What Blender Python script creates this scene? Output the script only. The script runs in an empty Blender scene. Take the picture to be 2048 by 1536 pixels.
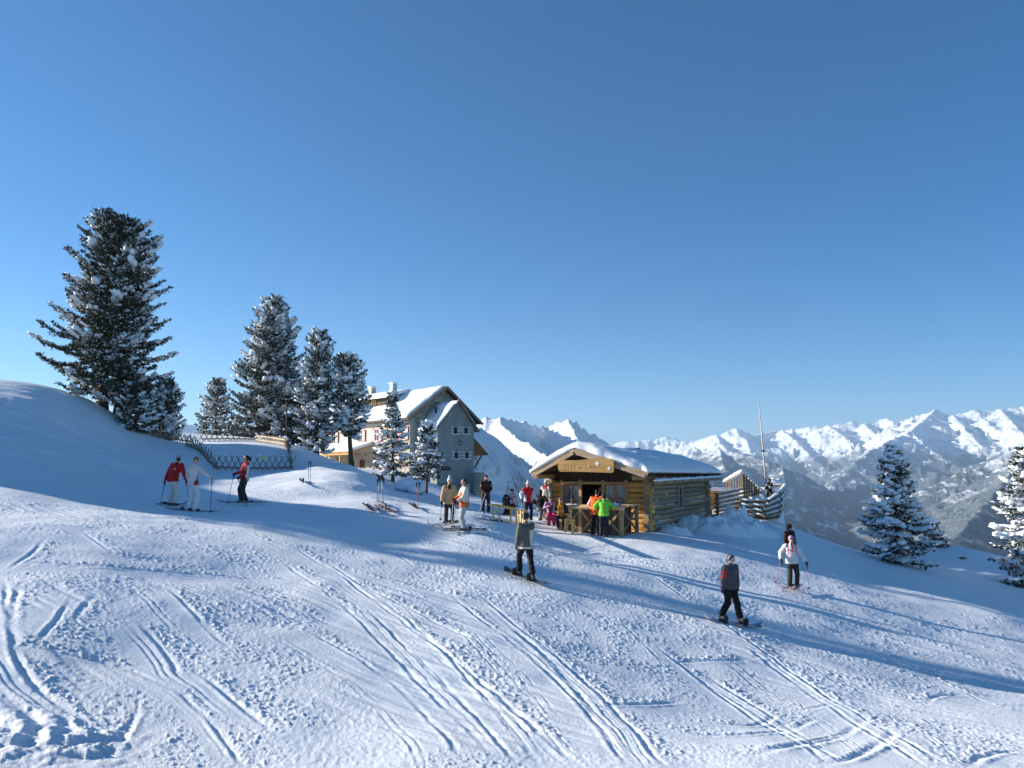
import bpy, bmesh, math, random
import numpy as np
from mathutils import Vector, Matrix

# ---------------------------------------------------------------- camera
FPX, HOR = 1500.0, 950.0                      # focal length and horizon line in photo pixels
TH = math.atan((HOR - 768.0) / FPX)
scene = bpy.context.scene
C = scene.collection
cam_d = bpy.data.cameras.new("camera")
cam_d.sensor_fit = 'HORIZONTAL'; cam_d.sensor_width = 36.0
cam_d.lens = 36.0 * FPX / 2048.0
cam_d.clip_start = 0.1; cam_d.clip_end = 120000.0
cam = bpy.data.objects.new("camera", cam_d); C.objects.link(cam)
cam.location = (0, 0, 0)
cam.rotation_euler = (math.radians(90) + TH, 0, 0)
scene.camera = cam

# ---------------------------------------------------------------- sky and sun
SUN_EL = math.radians(17.6)
SUN_AZ = math.atan2(-0.976, 0.215)            # compass style: atan2(x, y); the sun stands left and a little beyond
SDIR = Vector((math.sin(SUN_AZ) * math.cos(SUN_EL), math.cos(SUN_AZ) * math.cos(SUN_EL), math.sin(SUN_EL)))
world = bpy.data.worlds.new("World"); scene.world = world; world.use_nodes = True
wn = world.node_tree.nodes; wl = world.node_tree.links
sky = wn.new("ShaderNodeTexSky"); sky.sky_type = 'NISHITA'; sky.sun_disc = False
sky.sun_elevation = SUN_EL; sky.sun_rotation = SUN_AZ % (2 * math.pi)
sky.altitude = 3200.0; sky.air_density = 1.0; sky.dust_density = 0.0; sky.ozone_density = 2.0
bg = wn["Background"]; bg.inputs[1].default_value = 0.069
hs = wn.new("ShaderNodeHueSaturation"); hs.inputs['Saturation'].default_value = 1.44; hs.inputs['Hue'].default_value = 0.503
tint = wn.new("ShaderNodeMix"); tint.data_type = 'RGBA'; tint.blend_type = 'MULTIPLY'; tint.inputs[0].default_value = 1.0; tint.inputs[7].default_value = (0.87, 0.965, 0.935, 1)
wl.new(sky.outputs[0], hs.inputs['Color']); wl.new(hs.outputs[0], tint.inputs[6]); wl.new(tint.outputs[2], bg.inputs[0])
sun_d = bpy.data.lights.new("sun", 'SUN'); sun_d.energy = 5.0; sun_d.angle = math.radians(0.5)
sun_d.color = (1.0, 0.945, 0.86)
sun = bpy.data.objects.new("sun", sun_d); C.objects.link(sun)
sun.rotation_euler = (-SDIR).to_track_quat('-Z', 'Y').to_euler()
scene.view_settings.view_transform = 'Standard'; scene.view_settings.look = 'None'
scene.view_settings.gamma = 1.0; scene.view_settings.use_curve_mapping = False
scene.view_settings.exposure = 1.24
scene.render.engine = 'CYCLES'
scene.cycles.max_bounces = 6; scene.cycles.diffuse_bounces = 3; scene.cycles.glossy_bounces = 2
scene.cycles.transmission_bounces = 3; scene.cycles.transparent_max_bounces = 6; scene.cycles.volume_bounces = 0
scene.cycles.use_denoising = True

def P(px, py, d):
    """photo pixel (2048 wide) at horizontal distance d ahead -> world point"""
    u = (px - 1024.0) / FPX; v = (768.0 - py) / FPX
    F = math.cos(TH) - v * math.sin(TH); U = math.sin(TH) + v * math.cos(TH)
    return Vector((u * d / F, d, U * d / F))

# ---------------------------------------------------------------- numpy noise
def _hash(ix, iy, seed):
    h = (ix.astype(np.int64) * 374761393 + iy.astype(np.int64) * 668265263 + seed * 1442695041) & 0xFFFFFFFF
    h = ((h ^ (h >> 13)) * 1274126177) & 0xFFFFFFFF
    h = ((h ^ (h >> 16)) * 2246822519) & 0xFFFFFFFF
    return (h ^ (h >> 15)) & 0xFFFFFFFF
def perlin(x, y, seed=0):
    x = np.asarray(x, float); y = np.asarray(y, float)
    x0 = np.floor(x); y0 = np.floor(y); fx = x - x0; fy = y - y0
    ux = fx * fx * fx * (fx * (fx * 6 - 15) + 10); uy = fy * fy * fy * (fy * (fy * 6 - 15) + 10)
    def g(dx, dy):
        a = _hash(x0 + dx, y0 + dy, seed) * (2 * math.pi / 4294967296.0)
        return np.cos(a) * (fx - dx) + np.sin(a) * (fy - dy)
    a = g(0, 0) * (1 - ux) + g(1, 0) * ux; b = g(0, 1) * (1 - ux) + g(1, 1) * ux
    return (a * (1 - uy) + b * uy) * 1.5
def fbm(x, y, octv=4, seed=0, gain=0.5, lac=2.03):
    s = 0; a = 1.0
    for i in range(octv):
        s = s + a * perlin(x * lac ** i, y * lac ** i, seed + 17 * i); a *= gain
    return s
def ridged(x, y, octv=5, seed=0, gain=0.5, lac=2.07):
    s = 0; a = 1.0; w = 1.0
    for i in range(octv):
        n = 1 - np.abs(perlin(x * lac ** i, y * lac ** i, seed + 31 * i)) * 1.6
        n = np.clip(n, 0, 1) ** 2 * w; w = np.clip(n * 1.6, 0, 1)
        s = s + a * n; a *= gain
    return s
def sstep(a, b, x):
    t = np.clip((x - a) / (b - a), 0, 1); return t * t * (3 - 2 * t)

# ---------------------------------------------------------------- object helpers
def tag(o, label=None, cat=None, group=None, kind=None):
    if label: o['label'] = label
    if cat: o['category'] = cat
    if group: o['group'] = group
    if kind: o['kind'] = kind
    return o
def empty(name, loc=(0, 0, 0), rz=0.0, label=None, cat=None, group=None):
    o = bpy.data.objects.new(name, None); C.objects.link(o)
    o.empty_display_size = 0.2; o.location = loc; o.rotation_euler = (0, 0, rz)
    return tag(o, label, cat, group)
def mesh_obj(name, verts, faces, mat, parent=None, smooth=False):
    me = bpy.data.meshes.new(name)
    me.from_pydata([tuple(v) for v in verts], [], [tuple(f) for f in faces])
    if smooth: me.polygons.foreach_set('use_smooth', [True] * len(me.polygons))
    me.materials.append(mat); me.update()
    o = bpy.data.objects.new(name, me); C.objects.link(o)
    if parent: o.parent = parent
    return o
def np_obj(name, V, F, mat, parent=None, smooth=False):
    """V (n,3), F (m,3|4) numpy"""
    me = bpy.data.meshes.new(name)
    k = F.shape[1]
    me.vertices.add(len(V)); me.vertices.foreach_set('co', np.ascontiguousarray(V, dtype=np.float32).ravel())
    me.loops.add(F.size); me.loops.foreach_set('vertex_index', np.ascontiguousarray(F, dtype=np.int32).ravel())
    me.polygons.add(len(F)); me.polygons.foreach_set('loop_start', np.arange(0, F.size, k, dtype=np.int32))
    try: me.polygons.foreach_set('loop_total', np.full(len(F), k, dtype=np.int32))
    except Exception: pass
    me.polygons.foreach_set('use_smooth', np.full(len(F), smooth))
    me.materials.append(mat); me.update(calc_edges=True); me.validate()
    o = bpy.data.objects.new(name, me); C.objects.link(o)
    if parent: o.parent = parent
    return o
class MB:
    """collects shapes, then builds them as ONE mesh object"""
    def __init__(s): s.v = []; s.f = []; s.sm = []
    def add(s, vs, fs, sm=False):
        n = len(s.v); s.v += [Vector(v) for v in vs]; s.f += [tuple(i + n for i in f) for f in fs]; s.sm += [sm] * len(fs); return s
    def box(s, c, size, M=None):
        hx, hy, hz = size[0] / 2, size[1] / 2, size[2] / 2
        vs = [Vector((sx * hx, sy * hy, sz * hz)) for sx in (-1, 1) for sy in (-1, 1) for sz in (-1, 1)]
        if M is not None: vs = [M @ v for v in vs]
        vs = [v + Vector(c) for v in vs]
        return s.add(vs, [(0, 1, 3, 2), (4, 6, 7, 5), (0, 4, 5, 1), (2, 3, 7, 6), (0, 2, 6, 4), (1, 5, 7, 3)])
    def bar(s, a, b, w, h, up=(0, 0, 1)):
        a = Vector(a); b = Vector(b); d = (b - a); L = d.length; d.normalize()
        u = Vector(up); x = d.cross(u)
        if x.length < 1e-4: x = d.cross(Vector((1, 0, 0)))
        x.normalize(); z = x.cross(d)
        vs = []
        for p in (a, b):
            for sx, sz in ((-1, -1), (1, -1), (1, 1), (-1, 1)): vs.append(p + x * sx * w / 2 + z * sz * h / 2)
        return s.add(vs, [(0, 3, 2, 1), (4, 5, 6, 7), (0, 1, 5, 4), (1, 2, 6, 5), (2, 3, 7, 6), (3, 0, 4, 7)])
    def tube(s, pts, rad, n=8, caps=True, squash=1.0, sm=True):
        pts = [Vector(p) for p in pts]
        if not hasattr(rad, '__len__'): rad = [rad] * len(pts)
        vs = []; fs = []; x = None
        for i, p in enumerate(pts):
            d = (pts[min(i + 1, len(pts) - 1)] - pts[max(i - 1, 0)]).normalized()
            if x is None:
                x = d.cross(Vector((0, 0, 1)))
                if x.length < 1e-3: x = Vector((1, 0, 0))
            x = (x - d * x.dot(d))
            if x.length < 1e-4: x = d.orthogonal()
            x.normalize()
            y = d.cross(x)
            for k in range(n):
                a = 2 * math.pi * k / n
                vs.append(p + (x * math.cos(a) + y * math.sin(a) * squash) * rad[i])
        for i in range(len(pts) - 1):
            for k in range(n):
                a = i * n + k; b = i * n + (k + 1) % n; fs.append((a, b, b + n, a + n))
        n0 = len(s.f); s.add(vs, fs, sm)
        if caps:
            base = len(s.v) - len(vs)
            s.f.append(tuple(base + k for k in range(n))[::-1]); s.sm.append(False)
            s.f.append(tuple(base + (len(pts) - 1) * n + k for k in range(n))); s.sm.append(False)
        return s
    def ball(s, c, r, seg=10, rings=7, M=None):
        c = Vector(c)
        if not hasattr(r, '__len__'): r = (r, r, r)
        vs = []; fs = []
        for i in range(1, rings):
            t = math.pi * i / rings
            for k in range(seg):
                a = 2 * math.pi * k / seg
                vs.append(Vector((math.sin(t) * math.cos(a) * r[0], math.sin(t) * math.sin(a) * r[1], math.cos(t) * r[2])))
        top = len(vs); vs.append(Vector((0, 0, r[2]))); vs.append(Vector((0, 0, -r[2])))
        for i in range(rings - 2):
            for k in range(seg):
                a = i * seg + k; b = i * seg + (k + 1) % seg; fs.append((a, a + seg, b + seg, b))
        for k in range(seg):
            fs.append((top, k, (k + 1) % seg)); q = (rings - 2) * seg
            fs.append((top + 1, q + (k + 1) % seg, q + k))
        if M is not None: vs = [M @ v for v in vs]
        return s.add([v + c for v in vs], fs, True)
    def prism(s, outline, a, b):
        """outline: list of 3D points, extruded by vector from a to b"""
        off = Vector(b) - Vector(a); n = len(outline)
        vs = [Vector(p) for p in outline] + [Vector(p) + off for p in outline]
        return s.add(vs, [tuple(range(n))[::-1], tuple(range(n, 2 * n))] + [(i, (i + 1) % n, (i + 1) % n + n, i + n) for i in range(n)])
    def build(s, name, mat, parent=None, label=None):
        me = bpy.data.meshes.new(name); me.from_pydata([tuple(v) for v in s.v], [], s.f)
        me.polygons.foreach_set('use_smooth', s.sm)
        me.materials.append(mat); me.update()
        bm = bmesh.new(); bm.from_mesh(me); bmesh.ops.recalc_face_normals(bm, faces=bm.faces); bm.to_mesh(me); bm.free()
        o = bpy.data.objects.new(name, me); C.objects.link(o)
        if parent: o.parent = parent
        if label: o['label'] = label
        return o

# ---------------------------------------------------------------- materials
def new_mat(name, col=(0.5, 0.5, 0.5), rough=0.7, spec=0.3, metal=0.0):
    m = bpy.data.materials.new(name); m.use_nodes = True
    b = m.node_tree.nodes["Principled BSDF"]
    b.inputs["Base Color"].default_value = (*col, 1); b.inputs["Roughness"].default_value = rough
    b.inputs["Specular IOR Level"].default_value = spec; b.inputs["Metallic"].default_value = metal
    return m
class NT:
    def __init__(s, m): s.t = m.node_tree; s.b = s.t.nodes["Principled BSDF"]
    def n(s, t, **k):
        x = s.t.nodes.new(t)
        for a, v in k.items(): setattr(x, a, v)
        return x
    def l(s, a, b): s.t.links.new(a, b)
    def coord(s, kind='Object', scale=(1, 1, 1), rot=(0, 0, 0)):
        c = s.n('ShaderNodeTexCoord'); mp = s.n('ShaderNodeMapping')
        mp.inputs['Scale'].default_value = scale; mp.inputs['Rotation'].default_value = rot
        s.l(c.outputs[kind], mp.inputs[0]); return mp.outputs[0]
    def noise(s, vec, scale, detail=4, rough=0.55, out=0):
        x = s.n('ShaderNodeTexNoise'); x.inputs['Scale'].default_value = scale
        x.inputs['Detail'].default_value = detail; x.inputs['Roughness'].default_value = rough
        if vec is not None: s.l(vec, x.inputs['Vector'])
        return x.outputs[out]
    def ramp(s, fac, stops, interp='LINEAR'):
        x = s.n('ShaderNodeValToRGB'); x.color_ramp.interpolation = interp; e = x.color_ramp.elements
        while len(e) < len(stops): e.new(0.5)
        for el, (p, c) in zip(e, stops):
            el.position = p; el.color = (*c, 1) if hasattr(c, '__len__') else (c, c, c, 1)
        s.l(fac, x.inputs[0]); return x.outputs[0]
    def mix(s, fac, a, b, mode='MIX'):
        x = s.n('ShaderNodeMix', data_type='RGBA', blend_type=mode)
        for v, i in ((fac, 0), (a, 6), (b, 7)):
            if hasattr(v, 'is_linked') or hasattr(v, 'node'): s.l(v, x.inputs[i])
            elif hasattr(v, '__len__'): x.inputs[i].default_value = (*v, 1)
            else: x.inputs[i].default_value = v
        return x.outputs[2]
    def math(s, op, a, b=None, clamp=False):
        x = s.n('ShaderNodeMath', operation=op, use_clamp=clamp)
        for v, i in ((a, 0), (b, 1)):
            if v is None: continue
            if hasattr(v, 'node'): s.l(v, x.inputs[i])
            else: x.inputs[i].default_value = v
        return x.outputs[0]
    def bump(s, h, strength=0.3, dist=0.02, normal=None):
        x = s.n('ShaderNodeBump'); x.inputs['Strength'].default_value = strength; x.inputs['Distance'].default_value = dist
        s.l(h, x.inputs['Height'])
        if normal is not None: s.l(normal, x.inputs['Normal'])
        return x.outputs[0]
    def col(s, c): s.l(c, s.b.inputs['Base Color'])
    def nor(s, c): s.l(c, s.b.inputs['Normal'])
def noisy(name, c1, c2, scale=8, rough=0.75, stretch=(1, 1, 1), bump=0.2, bscale=30, spec=0.25, bd=0.01, metal=0.0):
    m = new_mat(name, c1, rough, spec, metal); t = NT(m)
    v = t.coord('Object', stretch)
    t.col(t.ramp(t.noise(v, scale, 5), [(0.3, c1), (0.7, c2)]))
    if bump: t.nor(t.bump(t.noise(v, bscale, 4), bump, bd))
    return m

SNOW = (0.83, 0.85, 0.87)
def snow_material(name, crumbs=True):
    m = new_mat(name, SNOW, 0.6, 0.25); t = NT(m)
    v = t.coord('Object')
    if crumbs:
        a = t.noise(v, 20, 6, 0.70); b = t.noise(v, 60, 4, 0.6); big = t.ramp(t.noise(v, 0.55, 4), [(0.38, 0.22), (0.60, 1.0)])
        h = t.math('MULTIPLY', t.math('ADD', t.math('MULTIPLY', a, 1.0), t.math('MULTIPLY', b, 0.55)), big)
        t.nor(t.bump(h, 0.75, 0.034))
    else:
        h = t.math('ADD', t.noise(v, 2.2, 5, 0.55), t.math('MULTIPLY', t.noise(v, 14, 4), 0.15))
        t.nor(t.bump(h, 0.5, 0.05))
    return m
M_SNOW = snow_material('packed_snow')
M_SNOWS = snow_material('soft_snow', False)
# ================================================================ THE SNOW SLOPE
CTRL = [
 (-500,1536,6.5),(0,1536,7.5),(500,1536,8.0),(1024,1536,8.5),(1500,1536,9.0),(2048,1536,10.0),(2600,1536,11.5),
 (0,1250,11.4),(500,1300,12.0),(1024,1300,13.6),(1500,1400,13.3),(2048,1395,17.0),
 (0,1100,15.3),(500,1150,17.0),(0,985,23.0),(-500,1000,20),(-500,1250,11),
 (345,1015,26),(385,1027,25.3),(485,1010,27.5),(897,1052,25.5),(930,1066,24.6),(970,1030,28),
 (1052,1168,19.5),(1462,1252,19.0),(1587,1182,24.8),(1055,1062,31),(1100,1054,32.5),(1130,1055,32.2),
 (1200,1064,32.5),(1280,1068,32),(1296,1064,33.2),(1402,1040,42.5),(1440,1040,44),(1104,1040,35.5),
 (1700,1160,29.5),(2048,1245,27),(2300,1330,26),(1700,1135,34),(1795,1128,38),(1900,1180,33),(2048,1210,33),(2060,1175,39),
 (1450,1058,37),(1530,1052,40),(1600,1078,38),(1640,1080,42),(1645,1092,50),(1560,1045,46),(1760,1112,47),(1700,1100,46),(1560,1115,32),(1870,1092,48),(1950,1110,46),(2040,1143,44),
 (0,775,40),(100,783,42),(180,799,46),(240,834,47),(290,882,44),(-400,750,38),(-400,900,28),(-200,960,24.5),
 (0,880,31),(0,930,27),(150,930,31),(150,870,37),(300,930,36),(200,985,27.3),(100,820,38),
 (345,890,45),(600,962,35),(650,990,31),(430,940,42),(580,938,43),(330,884,50),
 (400,887,50),(470,888,50),(560,890,50),(430,908,43.5),(570,912,44.5),
 (537,882,55),(537,883,61),(590,896,60),(590,896,55),(632,907,58),(640,910,50),(704,930,42.5),(745,955,38),(800,993,33.5),(840,1008,31.5),
 (660,960,33),(720,1000,29),(790,1020,27.5),(760,1080,23),(600,1050,23),
 (787,962,52),(854,989,46),(820,985,42),(880,1000,50),(948,994,92),(905,992,72),(930,1002,60),(875,972,92),(720,943,98),(819,950,92),(640,932,112),(960,1003,58),(980,1010,45),(1040,1020,45),
 (1000,1035,32),(1150,1100,27),(1300,1110,27),
 (745,966,47),(765,962,62),(805,976,62),(700,936,56),(660,925,60),(720,950,80),(840,985,75),(800,1003,38),(760,978,42),(720,948,46),
]
_pts = np.array([list(P(*c)) for c in CTRL])
_extra = np.array([(0, 0, -1.75), (-6, 0, -1.3), (7, 0, -2.4), (0, 3.5, -2.45), (-16, 2, 0.3), (18, 2, -4.2), (30, 12, -7.0), (34, 22, -8.0),
                   (-25, 10, 1.0), (-38, 25, 3.4), (-40, 45, 5.5), (0, -20, 0.5), (-30, -20, 4), (30, -20, -4),
                   (-30, 60, 3.5), (-40, 80, 2), (5, 34.5, -2.45), (8, 45, -2.5), (14, 46, -2.4)])
_pts = np.vstack([_pts, _extra])
def _tps_fit(pts, lam=0.06):
    n = len(pts); X = pts[:, :2] / 20.0
    d = np.sqrt(((X[:, None] - X[None]) ** 2).sum(-1)) + 1e-12
    K = d * d * np.log(d); K[np.arange(n), np.arange(n)] = lam * 0.02
    Q = np.hstack([np.ones((n, 1)), X]); A = np.zeros((n + 3, n + 3))
    A[:n, :n] = K; A[:n, n:] = Q; A[n:, :n] = Q.T
    return np.linalg.solve(A, np.concatenate([pts[:, 2], np.zeros(3)]))
_w = _tps_fit(_pts)
_X = _pts[:, :2] / 20.0
# edge of the plateau; beyond it the mountain side drops away
EDGE = np.array([(-70, -60), (70, -60), (60, 10), (45, 30), (33, 44), (27, 50), (21, 47.5), (17.5, 50), (14, 53), (7, 48), (1, 48), (-1.5, 60), (0, 98), (-3, 112), (-30, 135), (-60, 100), (-46, 62), (-60, 40), (-70, 0)], float)
def edge_dist(x, y):
    """distance outside the plateau (0 inside)"""
    x = np.asarray(x, float); y = np.asarray(y, float)
    best = np.full(x.shape, 1e9); inside = np.zeros(x.shape, bool)
    n = len(EDGE)
    for i in range(n):
        ax, ay = EDGE[i]; bx, by = EDGE[(i + 1) % n]
        dx, dy = bx - ax, by - ay; t = np.clip(((x - ax) * dx + (y - ay) * dy) / (dx * dx + dy * dy), 0, 1)
        best = np.minimum(best, np.hypot(x - ax - t * dx, y - ay - t * dy))
        cr = ((ay > y) != (by > y)) & (x < (bx - ax) * (y - ay) / (by - ay + 1e-12) + ax)
        inside ^= cr
    return np.where(inside, 0.0, best)
def G(x, y):
    x = np.asarray(x, float); y = np.asarray(y, float); shp = x.shape
    xf = np.clip(x.ravel(), -75, 60); yf = np.clip(y.ravel(), -30, 115)
    out = np.empty(xf.shape)
    for i in range(0, len(xf), 60000):
        a = xf[i:i + 60000] / 20.0; b = yf[i:i + 60000] / 20.0
        r2 = (a[:, None] - _X[None, :, 0]) ** 2 + (b[:, None] - _X[None, :, 1]) ** 2 + 1e-12
        out[i:i + 60000] = (0.5 * r2 * np.log(r2)) @ _w[:-3] + _w[-3] + _w[-2] * a + _w[-1] * b
    z = out.reshape(shp)
    e = edge_dist(x, y)
    z = np.clip(z, -14, 12)
    z = z + (2.7 + 3.0 * sstep(37, 33, y)) * sstep(-32, -39, x) * sstep(27, 31.5, y + 0.22 * (x + 40)) * sstep(48, 42, y)
    z = z - 0.62 * np.sqrt(e * e + 9.0) + 0.62 * 3.0 - 0.0004 * e * e * (e < 400)
    z = z + sstep(4, 40, e) * fbm(x / 22, y / 22, 4, 5) * 3.0
    return z
def gz(x, y): return float(G(np.array([x]), np.array([y]))[0])
def hit(px, py, d0=5.0, d1=120.0):
    """where the sight line through a photo pixel meets the snow"""
    d = d0 * (d1 / d0) ** np.linspace(0, 1, 900)
    r = P(px, py, 1.0)
    z = G(r.x * d, d) - r.z * d
    k = np.nonzero(z > 0)[0]
    i = k[0] if len(k) else 899
    i = max(i, 1); t = z[i - 1] / (z[i - 1] - z[i] + 1e-9) if len(k) else 0
    dd = d[i - 1] + (d[i] - d[i - 1]) * min(max(t, 0), 1)
    return Vector((r.x * dd, dd, gz(r.x * dd, dd)))
def on(px, d):
    """on the snow at distance d under photo column px (near the horizon line)"""
    x = (px - 1024.0) / FPX * d / math.cos(TH) * 1.0
    z = gz(x, d)
    for _ in range(3):
        F = math.cos(TH) + 0; # perspective column correction
        v = (z / d * math.cos(TH) - math.sin(TH)) / (math.cos(TH) + z / d * math.sin(TH))
        x = (px - 1024.0) / FPX * d / (math.cos(TH) - v * math.sin(TH)); z = gz(x, d)
    return Vector((x, d, z))

# ski tracks: photo polylines laid onto the snow, (width, depth, points)
TRACKS = [
 (0.05,0.05,[(10,1160),(22,1290),(60,1360),(110,1400),(160,1440)]),(0.06,0.05,[(40,1165),(25,1240),(40,1330),(90,1390)]),
 (0.05,0.04,[(0,1125),(250,1140),(450,1152),(700,1155)]),(0.04,0.03,[(0,1190),(200,1196),(420,1215)]),(0.04,0.03,[(0,1134),(300,1150),(560,1156)]),
 (0.05,0.05,[(142,1200),(110,1250),(65,1300)]),(0.06,0.05,[(195,1190),(170,1215),(150,1250)]),
 (0.05,0.04,[(650,1120),(820,1240),(960,1380),(1090,1536)]),(0.05,0.05,[(670,1145),(850,1270),(1010,1400),(1170,1536)]),(0.05,0.04,[(735,1215),(860,1330),(960,1440),(1040,1536)]),
 (0.05,0.04,[(900,1190),(1060,1310),(1180,1430),(1260,1536)]),(0.05,0.05,[(960,1190),(1100,1300),(1230,1420),(1340,1536)]),(0.07,0.06,[(1010,1240),(1110,1330),(1200,1440)]),
 (0.05,0.05,[(1300,1150),(1500,1290),(1700,1420),(1910,1536)]),(0.06,0.05,[(1480,1290),(1640,1400),(1800,1500),(1850,1536)]),(0.05,0.05,[(1310,1290),(1500,1420),(1700,1536)]),
 (0.05,0.05,[(1390,1350),(1570,1470),(1660,1536)]),(0.06,0.05,[(1410,1345),(1560,1440),(1660,1510)]),(0.05,0.04,[(1560,1330),(1760,1450),(1890,1536)]),
 (0.05,0.04,[(1600,1240),(1800,1320),(2048,1430)]),(0.05,0.04,[(1640,1180),(1850,1250),(2048,1320)]),(0.05,0.04,[(1700,1210),(1900,1300),(2048,1350)]),
 (0.07,0.06,[(1300,1455),(1450,1470),(1560,1460),(1640,1430)]),(0.08,0.07,[(1500,1516),(1600,1490),(1680,1470),(1730,1435)]),(0.08,0.07,[(1620,1536),(1700,1520),(1770,1480),(1790,1455)]),
 (0.06,0.05,[(1400,1440),(1500,1445),(1560,1425)]),(0.06,0.05,[(1850,1410),(1870,1395),(1930,1388),(2048,1400)]),(0.07,0.06,[(1930,1536),(1970,1505),(2048,1488)]),
 (0.06,0.05,[(1590,1425),(1680,1405)]),(0.05,0.04,[(1300,1320),(1450,1325),(1550,1318)]),(0.05,0.04,[(1320,1385),(1400,1392)]),
 (0.05,0.05,[(270,1240),(330,1300),(360,1350),(420,1400)]),(0.05,0.05,[(310,1260),(350,1310)]),(0.05,0.05,[(380,1330),(440,1380),(560,1470)]),
 (0.05,0.04,[(160,1060),(200,1090),(240,1120)]),(0.05,0.04,[(90,1080),(60,1110),(0,1150)]),(0.05,0.04,[(330,1170),(420,1260),(480,1310)]),
 (0.05,0.04,[(560,1120),(700,1220),(900,1420),(1000,1536)]),(0.05,0.04,[(580,1090),(760,1190),(980,1290)]),(0.04,0.03,[(1100,1180),(1240,1250),(1330,1330)]),
 (0.05,0.04,[(480,1060),(620,1120),(900,1190),(1150,1250)]),(0.04,0.03,[(1180,1080),(1300,1130),(1500,1190),(1700,1260)]),(0.04,0.03,[(300,1090),(520,1140),(700,1200)]),
 (0.10,0.10,[(0,1380),(60,1430),(80,1450),(60,1500),(0,1530)]),(0.09,0.08,[(100,1410),(130,1470),(60,1536)]),
 (0.05,0.04,[(760,1090),(840,1140)]),(0.05,0.04,[(820,1060),(860,1100)]),(0.05,0.04,[(1030,1070),(1080,1100)]),(0.05,0.04,[(1100,1120),(1200,1100)]),
 (0.05,0.035,[(0,1010),(180,1016),(420,1046),(620,1062),(900,1120)]),(0.05,0.035,[(0,1052),(200,1058),(400,1075)]),
 (0.05,0.04,[(0,1290),(120,1310),(260,1340),(400,1420),(500,1536)]),(0.05,0.04,[(200,1536),(260,1450),(280,1400)]),
 (0.05,0.04,[(600,1250),(760,1340),(880,1460),(930,1536)]),(0.05,0.04,[(1120,1400),(1260,1410),(1380,1400)]),
]
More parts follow.
